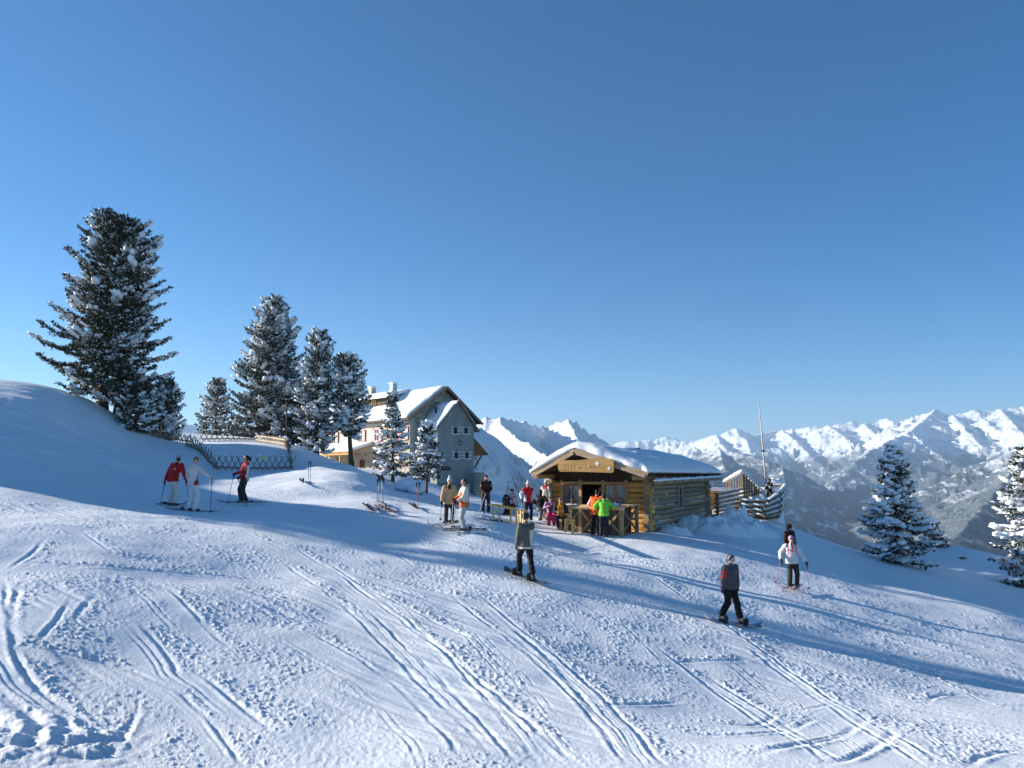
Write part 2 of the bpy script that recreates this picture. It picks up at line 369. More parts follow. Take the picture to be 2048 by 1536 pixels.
def build_slope():
    rs = np.concatenate([np.linspace(0.4, 5.5, 26)[:-1], 5.5 * np.exp(np.arange(0, math.log(60 / 5.5), 0.0034)), 60 * np.exp(np.arange(0, math.log(520 / 60), 0.014))])
    ang = np.concatenate([np.linspace(-180, -40, 60)[:-1], np.arange(-40, 40, 0.075), np.linspace(40, 180, 60)[:-1]])
    A = np.radians(ang); nr, na = len(rs), len(A)
    R, T = np.meshgrid(rs, A, indexing='ij')
    X = R * np.sin(T); Y = R * np.cos(T)
    # the smooth surface on a coarse grid, refined: exact evaluation
    Z = G(X, Y)
    near = sstep(70, 30, R)
    e = edge_dist(X, Y)
    # wind and grooming: broad low undulation
    Z += 0.05 * fbm(X / 3.1, Y / 3.1, 3, 3) * near + 0.06 * fbm(X / 9, Y / 9, 2, 8) * sstep(4, 14, R)
    # chewed-up crumbs in patches
    patch = sstep(-0.22, 0.40, fbm(X / 2.6 + 0.6 * perlin(X / 1.1, Y / 1.1, 71), Y / 1.9, 3, 12))
    soft = sstep(0.0, 0.5, fbm(X / 12, Y / 12, 2, 90) + 0.2)
    rel = sstep(60, 22, R)
    piste = np.where((X < -17) & (Y > 22), sstep(30, 18, Y - 6 + (-X - 17) * 0.2), 1.0)
    pil = np.maximum(0, 0.02 + fbm(X / 0.095, Y / 0.075, 3, 21, 0.75)) ** 1.1
    Z += (1 - piste) * sstep(60, 30, R) * (0.10 * fbm(X / 2.6, Y / 0.8 + Z / 0.9, 4, 44) + 0.05 * np.abs(perlin(X / 1.1, Y / 1.1, 46)))
    # groomed ribs and scraped streaks running down the fall line
    s1 = X * 0.80 - Y * 0.60; s2 = X * 0.60 + Y * 0.80
    Z += rel * piste * 0.016 * fbm(s2 / 0.20 + 0.5 * perlin(X / 3, Y / 3, 2), s1 / 3.2, 3, 66) * sstep(-0.2, 0.4, fbm(X / 4.5, Y / 4.5, 2, 67))
    # berms heaped where skis stop, small heap left of the bottom corner
    c = hit(90, 1480); Z += 0.07 * np.exp(-(((X - c.x) / 0.9) ** 2 + ((Y - c.y) / 0.6) ** 2)) * (1 + 0.8 * fbm(X / 0.3, Y / 0.3, 3, 4))
    smooth_f = np.ones(X.shape); heap_f = np.zeros(X.shape)
    rt = random.Random(31); allt = list(TRACKS)
    for (w, dep, pl) in TRACKS:
        span = math.hypot(pl[-1][0] - pl[0][0], pl[-1][1] - pl[0][1])
        if span > 170:
            for k in range(1):
                dx = rt.choice((-1, 1)) * rt.uniform(14, 90); dy = rt.uniform(-25, 12)
                allt.append((0.026, 0.020, [(a + dx, b + dy) for a, b in pl]))
                allt.append((0.026, 0.020, [(a + dx + 9 + 8 * (b - 1050) / 480, b + dy - 3) for a, b in pl]))
    for (w, dep, pl) in allt:
        pts = [hit(px, py, 4.0, 60.0) for px, py in pl]
        pts = np.array([(p.x, p.y) for p in pts])
        # smooth the polyline
        q = [pts[0]]
        for i in range(len(pts) - 1):
            p0 = pts[max(i - 1, 0)]; p1 = pts[i]; p2 = pts[i + 1]; p3 = pts[min(i + 2, len(pts) - 1)]
            for t in np.linspace(0.2, 1, 5):
                q.append(0.5 * (2 * p1 + (p2 - p0) * t + (2 * p0 - 5 * p1 + 4 * p2 - p3) * t * t + (3 * p1 - p0 - 3 * p2 + p3) * t ** 3))
        q = np.array(q); mg = 0.8
        m = (X > q[:, 0].min() - mg) & (X < q[:, 0].max() + mg) & (Y > q[:, 1].min() - mg) & (Y < q[:, 1].max() + mg)
        idx = np.nonzero(m.ravel())[0]
        if not len(idx): continue
        xx = X.ravel()[idx]; yy = Y.ravel()[idx]
        xx = xx + 0.02 * perlin(xx / 0.7, yy / 0.7, 5); yy = yy + 0.02 * perlin(xx / 0.7, yy / 0.7, 6)
        best = np.full(len(idx), 9.0); side = np.zeros(len(idx)); along = np.zeros(len(idx)); acc = 0
        tot = np.hypot(*(q[1:] - q[:-1]).T).sum()
        for i in range(len(q) - 1):
            a = q[i]; b = q[i + 1]; dx, dy = b - a; L = math.hypot(dx, dy) + 1e-9
            t = np.clip(((xx - a[0]) * dx + (yy - a[1]) * dy) / (L * L), 0, 1)
            dd = np.hypot(xx - a[0] - t * dx, yy - a[1] - t * dy)
            k = dd < best; best = np.where(k, dd, best)
            side = np.where(k, ((xx - a[0]) * dy - (yy - a[1]) * dx) / L, side); along = np.where(k, acc + t * L, along); acc += L
        fade = sstep(0, 0.5, along) * sstep(0, 0.8, tot - along)
        brk = sstep(-0.5, 0.2, perlin(along / 0.9, along * 0 + 3.3, 55)) * 0.7 + 0.3
        w1 = w * 0.72; dep = dep * 0.28
        prof = -dep * np.exp(-(best / w1) ** 2) + dep * 0.75 * np.exp(-((best - 2.1 * w1) / (0.9 * w1)) ** 2) * (1 + 0.6 * fbm(xx / 0.12, yy / 0.12, 2, 9)) * np.where(side > 0, 1.0, 0.35)
        Z.ravel()[idx] += prof * fade * brk
        if w >= 0.05 and tot > 1.5:
            wd = 0.16 + 0.22 * ((len(pl) * 7 + int(pl[0][0])) % 5) / 4.0
            off = best if side.size == 0 else np.abs(np.sign(side) * best - wd * 0.8)
            smooth_f.ravel()[idx] = np.minimum(smooth_f.ravel()[idx], 1 - 0.85 * fade * np.exp(-(off / wd) ** 4))
            heap_f.ravel()[idx] = np.maximum(heap_f.ravel()[idx], fade * np.exp(-((np.sign(side) * best + 0.16) / 0.16) ** 2))
    Z += rel * piste * smooth_f * (0.28 + 0.72 * np.maximum(patch, heap_f) + 0.5 * heap_f) * 0.019 * (0.72 + 0.28 * sstep(8, 16, R)) * pil
    Z += rel * piste * smooth_f * 0.004 * fbm(X / 0.08, Y / 0.08, 2, 33)
    V = np.stack([X, Y, Z], -1).reshape(-1, 3)
    i = np.arange(nr - 1)[:, None] * na; j = np.arange(na)[None, :]; j2 = (j + 1) % na
    F = np.stack([i + j, i + na + j, i + na + j2, i + j2], -1).reshape(-1, 4)[:, ::-1]
    c0 = len(V); V = np.vstack([V, [[0, 0, -1.75]]])
    o = np_obj('snow_slope', V, F, M_SNOW, smooth=True)
    tag(o, kind='structure')
    return o
build_slope()

# ================================================================ FAR MOUNTAINS
BASE = -720.0
RIDGES = [
 # (steepness, tag, crest points px,py,d)
 (0.85, [(880,860,5200),(949,832,5000),(960,843,4800),(973,834,4700),(984,836,4700),(999,831,4700),(1010,836,4800),(1025,840,5000),(1051,842,5600),(1073,851,6200),(1090,855,6500),(1112,846,6300),(1121,847,6050),(1136,839,5600),(1153,845,5800),(1162,855,5950),(1195,872,6200),(1214,884,6300),(1240,900,6200),(1290,950,4900),(1340,1010,4500)]),
 (0.8, [(999,832,4700),(1003,850,4400),(1020,866,4150),(1042,881,3900),(1060,888,3750),(1078,899,3600),(1110,930,3300),(1150,975,3000)]),
 (0.7, [(840,800,1700),(900,825,1850),(945,846,2000),(975,872,2200),(1010,902,2450),(1050,942,2800),(1090,985,3200),(1130,1030,3500)]),
 (0.7, [(1136,839,5600),(1146,858,5200),(1156,882,4800),(1175,915,4300)]),
 (0.8, [(340,850,6500),(355,846,6500),(368,842,6500),(390,850,6600),(420,862,6700),(460,880,6800)]), (0.7, [(560,900,6500),(600,885,6500),(625,872,6500),(640,876,6500),(680,880,6200),(760,880,6000),(880,862,5400)]),
 # far right skyline
 (0.75, [(1180,900,17000),(1229,889,17000),(1241,881,17000),(1275,877,17000),(1308,879,17000),(1318,873,17000),(1328,869,17000),(1349,877,16800),(1370,886,16500),(1382,888,16000),(1403,888,15500),(1432,867,15000),(1448,861,15000),(1471,855,15000),(1490,863,15200),(1506,869,15500),(1531,863,16000),(1564,859,16500),(1598,855,16000),(1622,852,15500),(1655,850,15500),(1684,846,15000),(1705,839,15000),(1726,845,15000),(1751,842,15000),(1771,835,15000),(1788,844,14500),(1813,836,14500),(1829,828,14500),(1846,832,14500),(1871,818,14500),(1887,826,14500),(1904,829,14500),(1929,823,14500),(1954,817,14000),(1987,819,14000),(2020,815,14000),(2048,813,14000),(2200,820,13500),(2400,800,13000)]),
 (0.36, [(1471,855,15000),(1480,872,13900),(1493,878,13600),(1500,900,12700),(1510,930,11500)]),
 (0.36, [(1432,867,15000),(1440,885,13500),(1455,900,12500)]),
 (0.36, [(1564,859,16000),(1590,880,13800),(1615,905,12600),(1650,935,11500)]),
 (0.36, [(1655,850,15000),(1690,872,13200),(1715,895,12000),(1745,925,10800)]),
 (0.36, [(1726,845,15000),(1745,862,13600),(1770,880,12400)]),
 (0.45, [(1871,818,14500),(1840,845,12500),(1820,862,11200),(1790,876,10300),(1740,902,9500),(1700,935,8900),(1660,970,8500),(1630,1000,8300)]),
 (0.42, [(1820,862,11200),(1850,890,10200),(1890,915,9600),(1940,940,9000),(1980,965,8600)]),
 (0.36, [(1904,829,14000),(1925,850,12300),(1955,885,10700),(1990,915,9900)]),
 (0.36, [(2000,817,14000),(2030,850,11500),(2060,880,10000),(2100,905,9300)]),
 (0.36, [(2200,820,13500),(2140,860,10500),(2080,890,9000)]),
 # middle hill with clearings
 (0.42, [(1330,915,7600),(1400,902,7200),(1440,900,7000),(1490,908,6700),(1530,920,6500),(1565,930,6400),(1590,950,6200),(1620,975,6000),(1655,1005,5800),(1690,1035,5600),(1730,1070,5400)]),
 (0.45, [(1440,900,7000),(1450,940,6000),(1470,985,5000),(1500,1040,4300)]),
 (0.5, [(1565,930,6400),(1570,975,5500),(1590,1030,4700),(1640,1100,4000)]),
 # near forested hill on the right
 (0.5, [(2300,850,4800),(2130,885,4800),(2048,908,4800),(1994,918,4800),(1937,941,4800),(1887,957,4800),(1850,970,4800),(1823,996,4800),(1800,1030,4700)]),
 (0.4, [(2048,908,4800),(2010,960,4000),(1960,1020,3300),(1900,1080,2800)]),
]
def build_mountains():
    rs = 380 * np.exp(np.linspace(0, math.log(24000 / 380), 620))
    ang = np.concatenate([np.linspace(-75, -36, 50)[:-1], np.arange(-36, 40, 0.062), np.linspace(40, 75, 50)])
    A = np.radians(ang); nr, na = len(rs), len(A)
    R, T = np.meshgrid(rs, A, indexing='ij')
    X = R * np.sin(T); Y = R * np.cos(T)
    sc = np.clip(R / 9000, 0.25, 1.3)
    wx = X + 400 * sc * fbm(X / 1700, Y / 1700, 5, 101); wy = Y + 400 * sc * fbm(X / 1700, Y / 1700, 5, 202)
    H = np.full(X.shape, -1e9); Dm = np.full(X.shape, 1e9)
    for k, pl in RIDGES:
        pts = [P(*p) for p in pl]
        for a, b in zip(pts[:-1], pts[1:]):
            dx, dy = b.x - a.x, b.y - a.y; L2 = dx * dx + dy * dy + 1e-6
            # at the crest itself no warp, further off the warped distance
            t0 = np.clip(((X - a.x) * dx + (Y - a.y) * dy) / L2, 0, 1); d0 = np.hypot(X - a.x - t0 * dx, Y - a.y - t0 * dy)
            t1 = np.clip(((wx - a.x) * dx + (wy - a.y) * dy) / L2, 0, 1); d1 = np.hypot(wx - a.x - t1 * dx, wy - a.y - t1 * dy)
            s = sstep(0, 900 * 0.5, d0); d = d0 * (1 - s) + d1 * s
            Hr = a.z + (b.z - a.z) * t0
            up = np.maximum(Hr - BASE, 50)
            h = BASE + up * np.exp(-k * d / up * 1.25)
            m = h > H; H = np.where(m, h, H); Dm = np.where(m, d0, Dm)
    amp = sstep(0, 1400, Dm) * sstep(BASE, BASE + 500, H)
    far = sstep(3000, 9000, R)
    n1 = ridged(wx / 2100, wy / 2100, 6, 303, 0.52) - 0.9
    n2 = ridged(wx / 620, wy / 620, 5, 404, 0.55) - 0.9
    H = H + amp * (60 + 290 * far) * n1 + sstep(0, 300, Dm) * sstep(BASE, BASE + 500, H) * (28 + 22 * far) * n2
    H = H + far * sstep(200, 1500, Dm) * sstep(BASE, BASE + 500, H) * 170 * fbm(X / 3600, Y / 3600, 2, 909)
    H = H + sstep(0, 60, Dm) * 9 * fbm(X / 90, Y / 90, 3, 505) * (1 + far)
    H = H + sstep(0, 120, Dm) * sstep(6000, 4000, R) * sstep(900, 1500, R) * 26 * (ridged(wx / 240, wy / 420, 5, 707, 0.55) - 0.9)
    # jagged tops
    H = H + np.exp(-Dm / 150) * (14 + 12 * far) * (ridged(X / 260, Y / 260, 4, 606) - 0.8)
    # the foot of our own slope
    H = np.where(R < 3000, np.minimum(H, -120 - (R - 380) * 0.16 + fbm(X / 300, Y / 300, 4, 77) * 35 * sstep(400, 900, R)) * sstep(1500, 1000, R) + H * (1 - sstep(1500, 1000, R)), H)
    H = np.where((R < 2600) & (T < 0.06), np.maximum(H, -1e9), H)
    H = np.maximum(H, BASE + 12 * fbm(X / 800, Y / 800, 3, 11))
    V = np.stack([X, Y, H], -1).reshape(-1, 3)
    i = np.arange(nr - 1)[:, None] * na; j = np.arange(na - 1)[None, :]
    F = np.stack([i + j, i + na + j, i + na + j + 1, i + j + 1], -1).reshape(-1, 4)[:, ::-1]
    m = new_mat('alpine_slopes', SNOW, 0.85, 0.1); t = NT(m)
    geo = t.n('ShaderNodeNewGeometry'); sp = t.n('ShaderNodeSeparateXYZ'); t.l(geo.outputs['Position'], sp.inputs[0])
    sn = t.n('ShaderNodeSeparateXYZ'); t.l(geo.outputs['True Normal'], sn.inputs[0])
    v = t.coord('Object', (0.001, 0.001, 0.001))
    big = t.noise(v, 0.8, 6, 0.6); fine = t.noise(v, 30, 6, 0.75); mid = t.noise(v, 5.5, 6, 0.65)
    # treeline, higher towards the far right range
    ty = t.math('MULTIPLY', sp.outputs[1], 0.050)
    tx = t.math('MULTIPLY', t.math('MAXIMUM', sp.outputs[0], 0.0), 0.004)
    line = t.math('MINIMUM', t.math('SUBTRACT', t.math('ADD', ty, tx), 90.0), 360.0)
    rel = t.math('SUBTRACT', line, sp.outputs[2])
    rel = t.math('ADD', rel, t.math('MULTIPLY', t.math('SUBTRACT', mid, 0.5), 520))
    forest = t.math('MULTIPLY', rel, 0.0075, clamp=True)
    speck = t.ramp(fine, [(0.38, 1.0), (0.66, 0.80)])
    trees = t.math('MULTIPLY', forest, speck)
    # clearings: meadows on gentle ground
    flat = t.math('MULTIPLY', t.math('SUBTRACT', sn.outputs[2], 0.80), 10, clamp=True)
    v2 = t.coord('Object', (0.0030, 0.0016, 0.002))
    cl = t.ramp(t.noise(v2, 1.6, 5, 0.6), [(0.50, 0.0), (0.535, 1.0)])
    clear = t.math('MULTIPLY', t.math('MULTIPLY', flat, cl), t.math('MULTIPLY', t.math('SUBTRACT', sp.outputs[1], 3900.0), 0.002, clamp=True))
    trees = t.math('MULTIPLY', trees, t.math('SUBTRACT', 1.0, clear))
    snowc = t.mix(t.ramp(mid, [(0.4, 0.0), (0.7, 1.0)]), SNOW, (0.76, 0.80, 0.86))
    # bare rock on the steepest faces
    steep = t.math('MULTIPLY', t.math('SUBTRACT', 0.70, sn.outputs[2]), 6, clamp=True)
    rock = t.math('MULTIPLY', steep, t.ramp(fine, [(0.46, 0.0), (0.6, 1.0)]))
    c = t.mix(rock, snowc, (0.20, 0.19, 0.20))
    fcol = t.ramp(t.noise(v, 60, 5, 0.7), [(0.35, (0.036, 0.050, 0.058)), (0.65, (0.085, 0.108, 0.125))])
    c = t.mix(trees, c, fcol)
    t.col(c)
    hb = t.math('ADD', t.math('MULTIPLY', t.noise(v, 14, 8, 0.62), 1.0), t.math('MULTIPLY', t.math('MULTIPLY', forest, t.noise(v, 90, 3, 0.6)), 0.35))
    t.nor(t.bump(hb, 0.6, 40.0))
    o = np_obj('mountains', V, F, m, smooth=True)
    tag(o, kind='structure')
build_mountains()

# ---------------------------------------------------------------- the air of the valley
def build_haze():
    m = bpy.data.materials.new('valley_air'); m.use_nodes = True; nt = m.node_tree
    for n in list(nt.nodes):
        if n.type != 'OUTPUT_MATERIAL': nt.nodes.remove(n)
    pv = nt.nodes.new('ShaderNodeVolumePrincipled'); pv.inputs['Density'].default_value = 6.2e-5
    pv.inputs['Color'].default_value = (0.52, 0.74, 1.0, 1); pv.inputs['Anisotropy'].default_value = 0.2
    nt.links.new(pv.outputs[0], [n for n in nt.nodes if n.type == 'OUTPUT_MATERIAL'][0].inputs['Volume'])
    b = MB(); b.box((0, 11500, 250), (62000, 27500, 2300)); o = b.build('haze', m); tag(o, kind='stuff')
build_haze()
# ================================================================ MATERIALS FOR BUILDINGS
def wood(name, c1, c2, axis='X', bump=0.35, rough=0.75, scale=3.0, c3=None):
    m = new_mat(name, c1, rough, 0.2); t = NT(m)
    st = {'X': (0.25, 3.2, 3.2), 'Y': (3.2, 0.25, 3.2), 'Z': (3.2, 3.2, 0.25)}[axis]
    v = t.coord('Object', st); n = t.noise(v, scale, 6, 0.62)
    c = t.ramp(n, [(0.3, c1), (0.68, c2)])
    if c3: c = t.mix(t.ramp(t.noise(t.coord('Object', (0.8, 0.8, 1.6)), 2.2, 3), [(0.45, 0.0), (0.62, 1.0)]), c, c3)
    g = t.n('ShaderNodeNewGeometry'); c = t.mix(1.0, c, t.ramp(g.outputs['Random Per Island'], [(0.0, (0.70, 0.72, 0.76)), (0.5, (0.95, 0.93, 0.92)), (1.0, (1.18, 1.10, 1.0))]), 'MULTIPLY')
    t.col(c); t.nor(t.bump(t.noise(v, scale * 4, 5), bump, 0.02)); return m
M_LOG = wood('weathered_log', (0.20, 0.165, 0.13), (0.40, 0.35, 0.28), 'X', 0.5, c3=(0.36, 0.235, 0.10))
M_LOGE = noisy('log_end', (0.50, 0.27, 0.09), (0.62, 0.38, 0.15), 20, 0.7)
M_FLOG = wood('honey_log', (0.52, 0.25, 0.055), (0.76, 0.45, 0.14), 'X', 0.5)
M_DARKW = wood('dark_board', (0.045, 0.030, 0.020), (0.10, 0.07, 0.045), 'Z')
M_GREYW = wood('grey_board', (0.16, 0.12, 0.085), (0.29, 0.23, 0.165), 'Z', 0.5)
M_BEAM = wood('sunned_beam', (0.30, 0.19, 0.09), (0.48, 0.33, 0.17), 'X', 0.4)
M_SIGNW = wood('carved_board', (0.30, 0.155, 0.05), (0.56, 0.34, 0.13), 'X', 0.5, scale=1.6)
M_PINEW = wood('yellow_pine', (0.66, 0.43, 0.13), (0.78, 0.56, 0.22), 'X', 0.15)
M_ICE = snow_material('roof_snow', False)
M_GLASS = new_mat('dark_glass', (0.02, 0.025, 0.03), 0.08, 0.6)
M_CURT = noisy('curtain_cloth', (0.60, 0.58, 0.52), (0.75, 0.73, 0.68), 5, 0.9, (8, 8, 0.5), 0.4, 6)
M_BLACKI = new_mat('black_iron', (0.02, 0.02, 0.022), 0.5, 0.4)
M_WHITEP = noisy('white_paint', (0.70, 0.70, 0.68), (0.80, 0.80, 0.78), 6, 0.6)
M_INSIDE = noisy('room_inside', (0.03, 0.022, 0.016), (0.07, 0.05, 0.035), 3, 0.9)

class Frame:
    """local frame: a along e1, b along e2, z up"""
    def __init__(s, o, e1, e2): s.o = Vector(o); s.e1 = Vector((*e1, 0)); s.e2 = Vector((*e2, 0))
    def __call__(s, a, b, z): return Vector((s.o.x, s.o.y, 0)) + s.e1 * a + s.e2 * b + Vector((0, 0, s.o.z + z))
def px_of(p):
    F = p.y * math.cos(TH) + p.z * math.sin(TH); return 1024 + FPX * p.x / F
def py_of(p):
    F = p.y * math.cos(TH) + p.z * math.sin(TH); return 768 - FPX * (-p.y * math.sin(TH) + p.z * math.cos(TH)) / F
def solve(f, px, lo, hi):
    for _ in range(50):
        mid = (lo + hi) / 2
        if (px_of(f(mid)) - px) * (px_of(f(hi)) - px) > 0: hi = mid
        else: lo = mid
    return (lo + hi) / 2
def rough_log(mb, a, b, r, seed, n=10, seg=7, sag=0.0):
    rnd = random.Random(seed); a = Vector(a); b = Vector(b); pts = []; rr = []
    for i in range(seg + 1):
        t = i / seg; p = a.lerp(b, t) + Vector((rnd.uniform(-1, 1), rnd.uniform(-1, 1), rnd.uniform(-1, 1))) * r * 0.06 - Vector((0, 0, sag * 4 * t * (1 - t)))
        pts.append(p); rr.append(r * rnd.uniform(0.94, 1.06))
    mb.tube(pts, rr, n)
def snow_ridge(mb, a, b, w, h, seed, seg=14, taper=True):
    """soft cap of snow lying on a log or rail between a and b"""
    rnd = random.Random(seed); a = Vector(a); b = Vector(b); d = (b - a).normalized(); x = d.cross(Vector((0, 0, 1))).normalized()
    vs = []; fs = []; n = 7
    for i in range(seg + 1):
        t = i / seg; c = a.lerp(b, t); k = rnd.uniform(0.75, 1.15) * (0.55 if taper and i in (0, seg) else 1)
        ww = w * rnd.uniform(0.85, 1.1) * (0.8 if taper and i in (0, seg) else 1)
        for j in range(n):
            an = math.pi * j / (n - 1)
            vs.append(c + x * math.cos(an) * ww / 2 + Vector((0, 0, math.sin(an) * h * k - 0.01)))
    for i in range(seg):
        for j in range(n - 1):
            q = i * n + j; fs.append((q, q + 1, q + 1 + n, q + n))
        fs.append((i * n + n - 1, i * n, i * n + n, i * n + 2 * n - 1))
    fs.append(tuple(range(n))); fs.append(tuple(range(seg * n, seg * n + n))[::-1])
    mb.add(vs, fs, True)

# ================================================================ THE LOG HUT
HK = Vector((5.96, 33.2, -2.52))
FH = Frame(HK, (-0.886, 0.4636), (0.4636, 0.886))      # a: along the front (away), b: along the side, back; front is b<0
HL, HS = 4.6, 10.3
def build_hut():
    root = empty('log_hut', FH(2.3, 5, 0), 0, 'rustic log cabin bar with thick snow roof and carved board under its gable', 'log cabin')
    hs = MB(); LR = 0.125; nlog = 10; step = 0.232
    # side wall (near), far side wall, back wall
    def wall(name, a0, b0, a1, b1, mat, ext, z0, gaps=(), seed=1):
        mb = MB()
        A = FH(a0, b0, 0); B = FH(a1, b1, 0); d = (B - A).normalized(); L = (B - A).length
        for i in range(nlog):
            z = z0 + i * step
            spans = [(-ext - 0.05 * ((i * 7) % 3), L + ext + 0.05 * ((i * 5) % 3))]
            for (g0, g1, zl, zh) in gaps:
                if zl < z < zh:
                    spans = [s for sp in spans for s in ((sp[0], min(g0, sp[1])), (max(g1, sp[0]), sp[1])) if s[1] - s[0] > 0.05]
            for s0, s1 in spans:
                rough_log(mb, A + d * s0 + Vector((0, 0, z)), A + d * s1 + Vector((0, 0, z)), LR * (1.0 + 0.06 * ((i * 3) % 4 - 1.5)), seed * 50 + i, 12, 8)
        o = mb.build(name, mat, None)
        # local axes so the grain follows the logs
        rz = math.atan2(d.y, d.x)
        M = Matrix.Translation(A) @ Matrix.Rotation(rz, 4, 'Z')
        o.data.transform(M.inverted()); o.matrix_world = M; o.parent = root; o.matrix_parent_inverse = Matrix.Translation(-root.location)
        return o
    def part(mb, name, mat, a=0, b=0, z=0, along='a', parent=None, label=None):
        o = mb.build(name, mat, None, label)
        e = FH.e1 if along == 'a' else FH.e2
        M = Matrix.Translation(FH(a, b, z)) @ Matrix.Rotation(math.atan2(e.y, e.x), 4, 'Z')
        o.data.transform(M.inverted()); o.matrix_world = M
        o.parent = parent or root; o.matrix_parent_inverse = Matrix.Translation(-root.location) if parent is None else (parent.matrix_world).inverted()
        return o
    win_b = solve(lambda b: FH(0, b, 1.2), 1357, 0, 10)
    wall('side_wall', 0, 0, 0, HS, M_LOG, 0.28, 0.14, [(win_b - 0.42, win_b + 0.42, 0.95, 1.95)], 1)
    wall('side_wall', HL, 0, HL, HS, M_LOG, 0.28, 0.14, [], 2)
    wall('back_wall', 0, HS, HL, HS, M_LOG, 0.28, 0.02, [], 3)
    wall('front_wall', 0, 0, HL, 0, M_FLOG, 0.14, 0.02, [(0.95, 4.1, 0.62, 2.2)], 4)
    # interlocking log ends at the near corner are the overrunning logs themselves
    # frame of the front opening, posts
    f = MB()
    for a in (0.95, 2.05, 3.15, 4.08): f.bar(FH(a, -0.10, 0.6), FH(a, -0.10, 2.3), 0.09, 0.14, FH.e1)
    f.bar(FH(0.9, -0.11, 0.66), FH(4.1, -0.11, 0.66), 0.16, 0.07); f.bar(FH(0.9, -0.11, 2.16), FH(4.1, -0.11, 2.16), 0.12, 0.12)
    part(f, 'opening_frame', M_BEAM)
    ins = MB()
    ins.bar(FH(0.3, 1.9, 0.1), FH(4.4, 1.9, 0.1), 0.05, 0.05)
    ins.add([FH(0.4, 2.0, 0.1), FH(4.3, 2.0, 0.1), FH(4.3, 2.0, 2.3), FH(0.4, 2.0, 2.3)], [(0, 1, 2, 3)])
    for z in (0.9, 1.3, 1.7): ins.bar(FH(0.6, 1.85, z), FH(4.0, 1.85, z), 0.22, 0.03)
    part(ins, 'back_shelves', M_INSIDE)
    bt = MB(); rnd = random.Random(4)
    for z in (0.93, 1.33, 1.73):
        for k in range(16):
            a = 0.7 + k * 0.2 + rnd.uniform(-.05, .05); bt.tube([FH(a, 1.8, z), FH(a, 1.8, z + 0.16), FH(a, 1.8, z + 0.2), FH(a, 1.8, z + 0.27)], [0.035, 0.035, 0.014, 0.014], 6)
    part(bt, 'bottle_row', new_mat('bottle_glass', (0.10, 0.16, 0.06), 0.15, 0.6))
    # windows with curtains either side of the hatch
    for a0, a1 in ((1.02, 1.98), (3.2, 4.03)):
        w = MB(); am = (a0 + a1) / 2
        for a in (a0, am, a1): w.bar(FH(a, -0.06, 0.72), FH(a, -0.06, 2.08), 0.045, 0.05, FH.e1)
        for z in (0.74, 1.40, 2.06): w.bar(FH(a0, -0.065, z), FH(a1, -0.065, z), 0.05, 0.04)
        wo = part(w, 'window', M_BEAM)
        g = MB(); g.box((0, 0, 0), (a1 - a0, 0.012, 1.32), Matrix.Rotation(math.atan2(FH.e1.y, FH.e1.x), 4, 'Z')); g.v = [v + FH(am, -0.03, 1.4) for v in g.v]
        gm = bpy.data.materials.get('window_pane') or new_mat('window_pane', (0.85, 0.9, 0.9), 0.05, 0.5)
        gm.node_tree.nodes["Principled BSDF"].inputs['Transmission Weight'].default_value = 0.9
        part(g, 'pane', gm, parent=wo)
        for sd in (-1, 1):
            c = MB(); vs = []; fs = []; n = 9
            for i in range(n):
                t = i / (n - 1); z = 2.05 - 1.25 * t
                edge = am + sd * (0.05 + 0.22 * math.sin(min(t * 1.5, 1) * math.pi / 2)); side = am + sd * (a1 - a0) / 2 * 0.96
                for j in range(7):
                    u = j / 6; vs.append(FH(edge + (side - edge) * u, 0.05 + 0.025 * math.sin(j * 2.4), z))
            for i in range(n - 1):
                for j in range(6): q = i * 7 + j; fs.append((q, q + 1, q + 8, q + 7))
            c.add(vs, fs, True); part(c, 'curtain', M_CURT, parent=wo)
    # side window
    w = MB()
    for db in (-0.34, 0.34): w.bar(FH(-0.10, win_b + db, 0.9), FH(-0.10, win_b + db, 1.98), 0.09, 0.10, FH.e2)
    for z in (0.92, 1.96): w.bar(FH(-0.10, win_b - 0.38, z), FH(-0.10, win_b + 0.38, z), 0.12, 0.09)
    wo = part(w, 'window', noisy('window_timber', (0.30, 0.27, 0.22), (0.42, 0.38, 0.31), 8), along='b')
    g = MB(); g.bar(FH(-0.02, win_b - 0.3, 1.44), FH(-0.02, win_b + 0.3, 1.44), 0.02, 1.0); part(g, 'pane', M_GLASS, parent=wo)
    g = MB(); g.bar(FH(-0.05, win_b, 0.95), FH(-0.05, win_b, 1.93), 0.03, 0.04, FH.e2); g.bar(FH(-0.05, win_b - 0.3, 1.5), FH(-0.05, win_b + 0.3, 1.5), 0.03, 0.03)
    part(g, 'glazing_bar', M_WHITEP, parent=wo)
    # roof: deck, ridge beam, purlins, bargeboards
    RA, ZE, ZR = 2.62, 2.56, 3.62; FB = -1.95; BB = HS + 1.05; EA, EB = -0.62, HL + 0.12
    def roof_slab(t0, mat, name, over=0.0, thick=0.07):
        mb = MB()
        for a_e, ze in ((EA - over, ZE - over * 0.3), (EB + over, ZE - 0.02)):
            vs = [FH(RA, FB - over, ZR + t0), FH(a_e, FB - over, ze + t0), FH(a_e, BB + over, ze + t0), FH(RA, BB + over, ZR + t0)]
            vs += [v + Vector((0, 0, thick)) for v in vs]
            mb.add(vs, [(0, 1, 2, 3), (7, 6, 5, 4), (0, 4, 5, 1), (1, 5, 6, 2), (2, 6, 7, 3), (3, 7, 4, 0)])
        return part(mb, name, mat)
    roof = roof_slab(0, M_DARKW, 'roof')
    pu = MB()
    for a, z in ((RA, ZR - 0.16), (RA + 1.1, ZR - 0.58), (RA - 1.6, ZR - 0.66), (HL, ZE - 0.1), (0.02, ZE - 0.16)):
        rough_log(pu, FH(a, FB + 0.12, z), FH(a, BB - 0.2, z), 0.11, int(a * 10), 10, 5)
